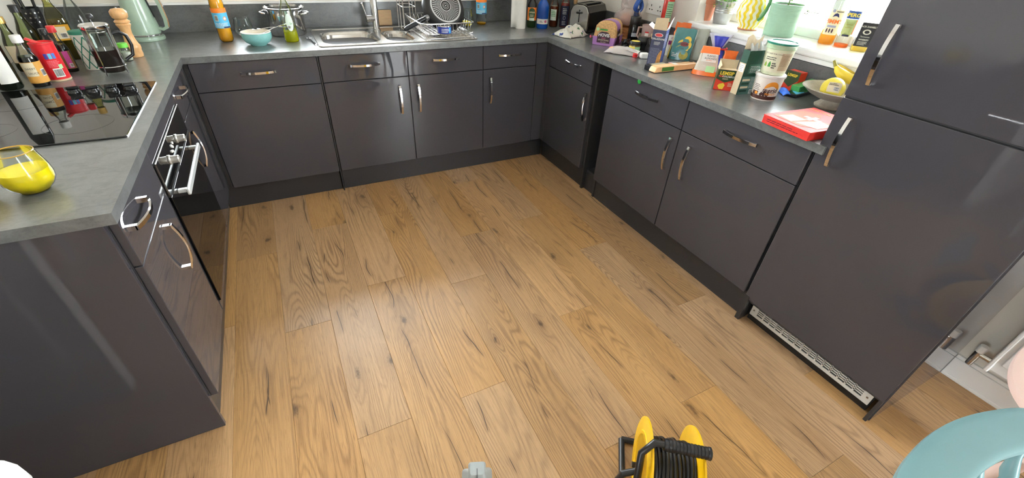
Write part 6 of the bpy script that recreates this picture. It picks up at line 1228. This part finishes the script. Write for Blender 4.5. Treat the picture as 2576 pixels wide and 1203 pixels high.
# clip-top jar
p = on(2030, 88, SILL); r = rad(p, 56); h = rise(p, 2058, 18); t = thing('clip_jar', 'empty clip-top glass storage jar on the sill', 'jar', p, face_cam(p)+0.6)
part('body', MB().open(True, False).lathe([(r*0.9, 0.002), (r, 0.012), (r, h*0.72), (r*0.86, h*0.80), (r*0.84, h*0.86)], 40, sq=0.35), CLEAR, t, True); part('lid', MB().lathe([(r*0.9, h*0.88), (r*0.92, h*0.9), (r*0.9, h*0.95), (r*0.6, h*0.99), (0, h)], 36), CLEAR, t, True); part('seal', MB().tube([(r*0.88*math.cos(2*math.pi*i/36), r*0.88*math.sin(2*math.pi*i/36), h*0.87) for i in range(36)], 0.0025, 6, closed=True), mat('seal_white', (220, 224, 216), 0.5), t, True)
part('wire_clip', MB().tube([(-r*0.9, 0, h*0.84), (-r*1.02, 0, h*0.86), (-r*1.05, 0, h*0.93), (-r*0.95, 0, h*0.98)], 0.002, 6).tube([(-r*0.9, 0.012, h*0.82), (-r*1.1, 0.012, h*0.76), (-r*1.1, -0.012, h*0.76), (-r*0.9, -0.012, h*0.82)], 0.002, 6).tube([(r*0.88*math.cos(2*math.pi*i/36), r*0.88*math.sin(2*math.pi*i/36), h*0.83) for i in range(36)], 0.0018, 6, closed=True), STEEL, t, True)
# three spirit bottles on the sill
WHG = glass('sill_glass', (244, 248, 248), 0.45)
p = on(2074, 109, SILL); r = rad(p, 41); t = vessel('liqueur_bottle', 'clear bottle of amber drink with cream label on the sill', 'bottle', p, [(r*0.92, 0), (r, 0.006), (r, 0.195), (r*0.9, 0.215), (0.018, 0.255), (0.0145, 0.275), (0.0145, 0.32)], WHG, capp(0.017, 0.30, 0.325), REDP, 0.065, liquid('pimms_amber', (248, 180, 50)))
f = cyl_fn(r, 0.10); patch(f, -r*0.9, r*1.0, -0.055, 0.055, mat('sill_label', (230, 216, 176), 0.5), t, nu=16); ORI = mat('orange_ink', (226, 110, 40), 0.5); lettering("PIMM'S", 0.026, f, ORI, t, 0, 0.004, 0.0026, 0.02); shape_patch(f, [(-0.014, 0.024), (0.014, 0.024), (0.008, 0.038), (0, 0.042), (-0.008, 0.038)], mat('navy_print', (40, 60, 130), 0.5), t, h=0.0012); patch(f, -r*0.6, r*0.5, -0.022, -0.012, mat('silver_print'), t, 'printed_band', 0.001)
for u in (-0.016, -0.004, 0.008): shape_patch(f, oval(u, -0.036, 0.0035, 0.010), PLUM, t, 'printed_figure', 0.0012)
shape_patch(f, oval(-r*0.45, 0.05, 0.007, 0.007), mat('silver_print'), t, 'printed_seal', 0.0012); smallprint(f, -r*0.1, r*0.8, 0.044, 0.052, 1, INKK, t, 3, 0.0012)
p = on(2113, 117, SILL); r = rad(p, 38); t = vessel('aperitif_bottle', 'nearly empty clear bottle with blue and olive label on the sill', 'bottle', p, [(r*0.92, 0), (r*0.98, 0.006), (r*1.02, 0.195), (r*0.92, 0.215), (0.018, 0.255), (0.0145, 0.275), (0.0145, 0.32)], WHG, capp(0.017, 0.30, 0.325), ORI, 0.014, liquid('aperol_orange', (250, 140, 50)))
f = cyl_fn(r, 0.105); patch(f, -r*0.95, r*0.95, 0.022, 0.056, mat('aperol_blue', (36, 74, 140), 0.45), t, nu=16); lettering('APEROL', 0.021, f, YEL, t, 0, 0.038, 0.0026, 0.03); shape_patch(f, [(-r*0.85, 0.02), (r*0.85, 0.02), (r*0.8, -0.042), (r*0.5, -0.055), (-r*0.5, -0.055), (-r*0.8, -0.042)], mat('aperol_olive', (170, 176, 110), 0.5), t, 'printed_label', 0.0008); smallprint(f, -r*0.5, r*0.5, -0.02, 0.006, 2, mat('olive_print'), t, 3, 0.0014, fill=0.2); patch(f, -r*0.45, r*0.45, -0.054, -0.046, NAVY, t, 'printed_band', 0.0012); patch(f, r*0.72, r*0.9, -0.045, 0.02, ORI, t, 'printed_band', 0.001)
p = on(2156, 127, SILL); r = rad(p, 50)*0.88; t = vessel('whiskey_bottle', 'square bottle with black and white label next to the fridge', 'bottle', p, [(r*0.92, 0), (r, 0.006), (r, 0.15), (r*0.9, 0.168), (r*0.55, 0.182), (0.017, 0.192), (0.022, 0.215), (0.0145, 0.25)], WHG, capp(0.017, 0.27, 0.30), BLACKP, 0.022, liquid('whiskey_pale', (246, 216, 100)), sq=0.9, rz=face_cam(p)+0.12)
f = plane_fn((0, -r*0.955, 0.0), (1, 0, 0), (0, 0, 1)); KB = mat('label_black', (30, 28, 28), 0.4); SV = mat('label_silver', (206, 202, 184), 0.45); patch(f, -r*0.86, r*0.86, 0.024, 0.125, KB, t, h=0.0012); lettering("JACK DANIEL'S", 0.0098, f, SV, t, 0, 0.108, 0.003, 0.02); shape_patch(f, oval(0, 0.086, 0.016, 0.011), SV, t, h=0.002); shape_patch(f, oval(0, 0.086, 0.010, 0.007), KB, t, h=0.0026); lettering('Tennessee', 0.0088, f, SV, t, 0, 0.066, 0.003); lettering('WHISKEY', 0.0095, f, SV, t, 0, 0.053, 0.003, 0.02); smallprint(f, -r*0.55, r*0.55, 0.03, 0.047, 3, SV, t, 4, 0.003, fill=0.4)
patch(plane_fn((r*0.955, 0, 0), (0, 1, 0), (0, 0, 1)), -r*0.8, r*0.8, 0.024, 0.125, mat('label_blue', (60, 140, 190)), t, 'side_label', 0.0012)
# ================================================================ things on the floor, chairs, table
YR = mat('reel_yellow', (238, 186, 20), 0.35, var=0.04); CAB = mat('black_cable', (26, 26, 28), 0.4, var=0.1)
# cable reel: two yellow discs on a tube stand, axle roughly along +x
axd = Vector((0.79, -0.61, 0)).normalized(); tq_ = at(1706, 1122, z=0.31); rc = Vector((tq_.x, tq_.y, 0))
t = thing('cable_reel', 'yellow extension cable reel with black cable on a tube stand', 'cable reel', rc, math.atan2(axd.y, axd.x)); ra_, hw_, zc = 0.145, 0.070, 0.165
Mx = lambda x: Matrix.Translation((x, 0, zc)) @ Matrix.Rotation(math.pi/2, 4, 'Y')
for s_ in (-1, 1):
    part('flange', MB().lathe([(0.0, -0.004), (ra_-0.004, -0.004), (ra_, -0.002), (ra_, 0.003), (ra_-0.004, 0.004), (0, 0.004)], 48, Mx(s_*hw_)), YR, t, True)
    part('flange_rib', MB().lathe([(ra_*0.62, 0.004), (ra_*0.64, 0.007), (ra_*0.70, 0.007), (ra_*0.72, 0.004)], 40, Mx(s_*hw_) if s_ > 0 else Matrix.Translation((-hw_, 0, zc)) @ Matrix.Rotation(-math.pi/2, 4, 'Y')), YR, t, True)
part('drum', MB().lathe([(0.05, -hw_), (0.05, hw_)], 32, Mx(0)), YR, t, True); n = 12
for k in range(n):
    x = -hw_+0.008+k*(2*hw_-0.016)/(n-1)
    part('cable_turn', MB().tube([(x+0.0015*math.sin(3*q+k), (0.090+0.003*math.sin(k*2.1)+0.002*math.sin(2*q+k))*math.cos(q), zc+(0.090+0.003*math.sin(k*2.1))*math.sin(q)) for q in [2*math.pi*i/40 for i in range(40)]], 0.0056, 8, closed=True), CAB, t, True)
hx = hw_+0.03
ST = mat('stand_black', (30, 28, 28), 0.3); GZ, GY = 0.327, -0.015
part('stand_tube', MB().tube([(-hx, 0.17, 0.012), (-hx, -0.06, 0.012), (-hx, -0.15, 0.03), (-hx, -0.10, 0.18), (-hx, GY-0.02, GZ-0.03), (-hx+0.03, GY, GZ), (-0.02, GY, GZ)], 0.0105, 12), ST, t, True)
part('stand_tube', MB().tube([(hx, 0.17, 0.012), (hx, -0.06, 0.012), (hx, -0.13, 0.03), (hx, -0.08, 0.12), (hx, 0.0, zc)], 0.0105, 12), ST, t, True)
part('stand_bar', MB().tube([(-hx, 0.17, 0.012), (hx, 0.17, 0.012)], 0.0105, 12), ST, t, True)
part('axle', MB().tube([(-hx, 0, zc), (hx, 0, zc)], 0.009, 10), ST, t, True)
gr = MB().lathe([(0.0155, 0.0)]+sum([[(0.0155, 0.004+0.0095*k), (0.0172, 0.006+0.0095*k), (0.0172, 0.011+0.0095*k), (0.0155, 0.0125+0.0095*k)] for k in range(12)], [])+[(0.018, 0.120), (0.018, 0.125), (0.012, 0.128)], 20, Matrix.Translation((-0.045, GY, GZ)) @ Matrix.Rotation(math.pi/2, 4, 'Y'))
part('grip', gr, BLACKP, t, True); part('carry_loop', MB().tube([(-hx, -0.05, zc+0.06), (-hx-0.035, -0.06, zc+0.05), (-hx-0.05, -0.06, zc-0.02), (-hx-0.04, -0.05, zc-0.10), (-hx, -0.04, zc-0.12)], 0.010, 10), CAB, t, True)
# grey tool handle
tp_ = at(1196, 1168, z=0.24); t = thing('power_tool', 'upright grey plastic power tool with dark latch at bottom edge', 'tool', (tp_.x, tp_.y-0.012, 0.0), face_cam(tp_)); GT = mat('tool_grey', (150, 156, 155), 0.4, var=0.05)
def rr2(w, d, z, r=0.008): return [Vector(q) for q in rrect(0, 0, w, d, r, z, 3)]
part('housing', MB().loft([rr2(0.045, 0.05, 0, 0.01), rr2(0.045, 0.05, 0.14, 0.01), rr2(0.026, 0.028, 0.17), rr2(0.025, 0.024, 0.228), rr2(0.020, 0.018, 0.238)], None, True, True), GT, t, True, bevel=0.001); part('latch', MB().loft([rr2(0.012, 0.006, 0.15, 0.003), rr2(0.012, 0.006, 0.222, 0.003)], Matrix.Translation((0, -0.026, 0)), True, True), mat('latch_grey', (70, 72, 76), 0.35), t); part('seam', MB().box(-0.0008, 0.0008, -0.0268, 0.0, 0.222, 0.2385), DARK, t)
# chairs: low-backed armchair with broad bent rail on turned spindles
def arm_chair(label, rail, z, colr, colname, cx, cy):
    """rail: centre line of the bent rail, world xy, listed from one arm end to the other"""
    m = mat(colname, colr, 0.34, var=0.03, scale=6); t = thing('arm_chair', label, 'chair', (cx, cy, 0)); pts = [Vector((x, y, z)) for x, y in rail]; L = []
    fine = []
    for i in range(len(pts)-1):
        p0, p1, p2, p3 = pts[max(i-1, 0)], pts[i], pts[i+1], pts[min(i+2, len(pts)-1)]
        for k in range(6):
            s = k/6; fine.append(0.5*((2*p1)+(-p0+p2)*s+(2*p0-5*p1+4*p2-p3)*s*s+(-p0+3*p1-3*p2+p3)*s**3))
    fine.append(pts[-1]); hw, ht = 0.042, 0.030
    for i, q in enumerate(fine):
        tg = (fine[min(i+1, len(fine)-1)]-fine[max(i-1, 0)]).normalized(); sd = Vector((tg.y, -tg.x, 0)); e = min(1, min(i, len(fine)-1-i)/3+0.55)
        L.append([q+sd*(hw*e*math.copysign(abs(math.cos(a))**0.5, math.cos(a)))+Vector((0, 0, ht*0.5*math.copysign(abs(math.sin(a))**0.5, math.sin(a)))) for a in [2*math.pi*k/16 for k in range(16)]])
    part('arm_rail', MB().loft(L, None, True, True), m, t, True, world=True); sz = 0.45; c = Vector((cx, cy, 0))
    sl_ = [Vector((cx+0.225*math.copysign(abs(math.cos(a))**0.7, math.cos(a)), cy+0.215*math.copysign(abs(math.sin(a))**0.7, math.sin(a)), 0)) for a in [2*math.pi*k/36 for k in range(36)]]
    part('seat', MB().loft([[q.lerp(c, 0.06)+Vector((0, 0, sz-0.04)) for q in sl_], [q+Vector((0, 0, sz-0.028)) for q in sl_], [q+Vector((0, 0, sz-0.006)) for q in sl_], [q.lerp(c, 0.04)+Vector((0, 0, sz)) for q in sl_], [q.lerp(c, 0.4)+Vector((0, 0, sz-0.012)) for q in sl_]], None, True, True), m, t, True, world=True)
    for i in range(3, len(fine)-2, max(2, len(fine)//9)):
        top = fine[i]-Vector((0, 0, 0.010)); d = Vector((top.x-cx, top.y-cy, 0)); bot = c+d.normalized()*min(d.length, 0.19)+Vector((0, 0, sz-0.004)); n = 14
        rr = [0.009, 0.010, 0.013, 0.011, 0.014, 0.017, 0.018, 0.016, 0.011, 0.015, 0.012, 0.010, 0.012, 0.009, 0.009]
        part('spindle', MB().tube([bot.lerp(top, k/n) for k in range(n+1)], rr, 10), m, t, True, world=True)
    for sx, sy in ((1, 1), (-1, 1), (-1, -1), (1, -1)):
        a, b_ = Vector((cx+sx*0.15, cy+sy*0.14, sz-0.035)), Vector((cx+sx*0.21, cy+sy*0.20, 0)); part('leg', MB().tube([a.lerp(b_, k/8) for k in range(9)], [0.016, 0.018, 0.021, 0.017, 0.02, 0.022, 0.019, 0.015, 0.013], 10), m, t, True, world=True)
    part('stretcher', MB().tube([(cx-0.17, cy+0.16, 0.17), (cx-0.17, cy-0.16, 0.17)], 0.011, 8).tube([(cx+0.17, cy+0.16, 0.17), (cx+0.17, cy-0.16, 0.17)], 0.011, 8).tube([(cx-0.17, cy, 0.17), (cx+0.17, cy, 0.17)], 0.011, 8), m, t, True, world=True)
    return t
ZR = 0.70
o1 = [at(u, v, z=ZR) for u, v in ((2240, 1203), (2300, 1120), (2380, 1060), (2480, 1032), (2576, 1030))]; i1 = [at(u, v, z=ZR) for u, v in ((2390, 1203), (2480, 1165), (2576, 1160))]
rail = [(1.22, -3.14), (1.155, -3.0), (1.155, -2.86)]+[(o1[0].x-0.01, o1[0].y-0.052)]+[(q.x-0.012, q.y-0.045) for q in o1[1:]]+[(1.735, -2.90), (1.75, -3.0), (1.73, -3.12)]
arm_chair('teal painted armchair with broad bent rail, nearest the camera', rail, ZR, (116, 152, 156), 'teal_chair_paint', 1.45, -3.04)
arm_chair('pale pink armchair beyond the teal one', [(1.98, -3.16), (1.875, -3.02), (1.845, -2.88), (1.90, -2.785), (2.02, -2.74), (2.18, -2.74), (2.32, -2.81), (2.37, -2.95), (2.32, -3.1)], 0.60, (226, 196, 186), 'pink_chair_paint', 2.11, -3.0)
# white table corner at lower left
tq = [at(u, v, z=0.74) for u, v in ((0, 1140), (38, 1172), (75, 1203))]
tt = thing('side_table', 'white round-cornered side table at lower left', 'table', (-0.42, -2.5, 0))
part('top', MB().loft([[Vector(q) for q in rrect(-0.443, -2.519, 0.40-0.012, 0.465, 0.13, 0.712, 8)], [Vector(q) for q in rrect(-0.443, -2.519, 0.40, 0.475, 0.14, 0.72, 8)], [Vector(q) for q in rrect(-0.443, -2.519, 0.40, 0.475, 0.14, 0.733, 8)], [Vector(q) for q in rrect(-0.443, -2.519, 0.40-0.01, 0.465, 0.13, 0.74, 8)]], None, True, True), GLOSSW, tt, True, world=True)
for x in (-0.73, -0.17):
    for y in (-2.89, -2.19): part('leg', MB().tube([(x, y, 0), (x, y, 0.712)], [0.016, 0.022], 12), GLOSSW, tt, True, world=True)
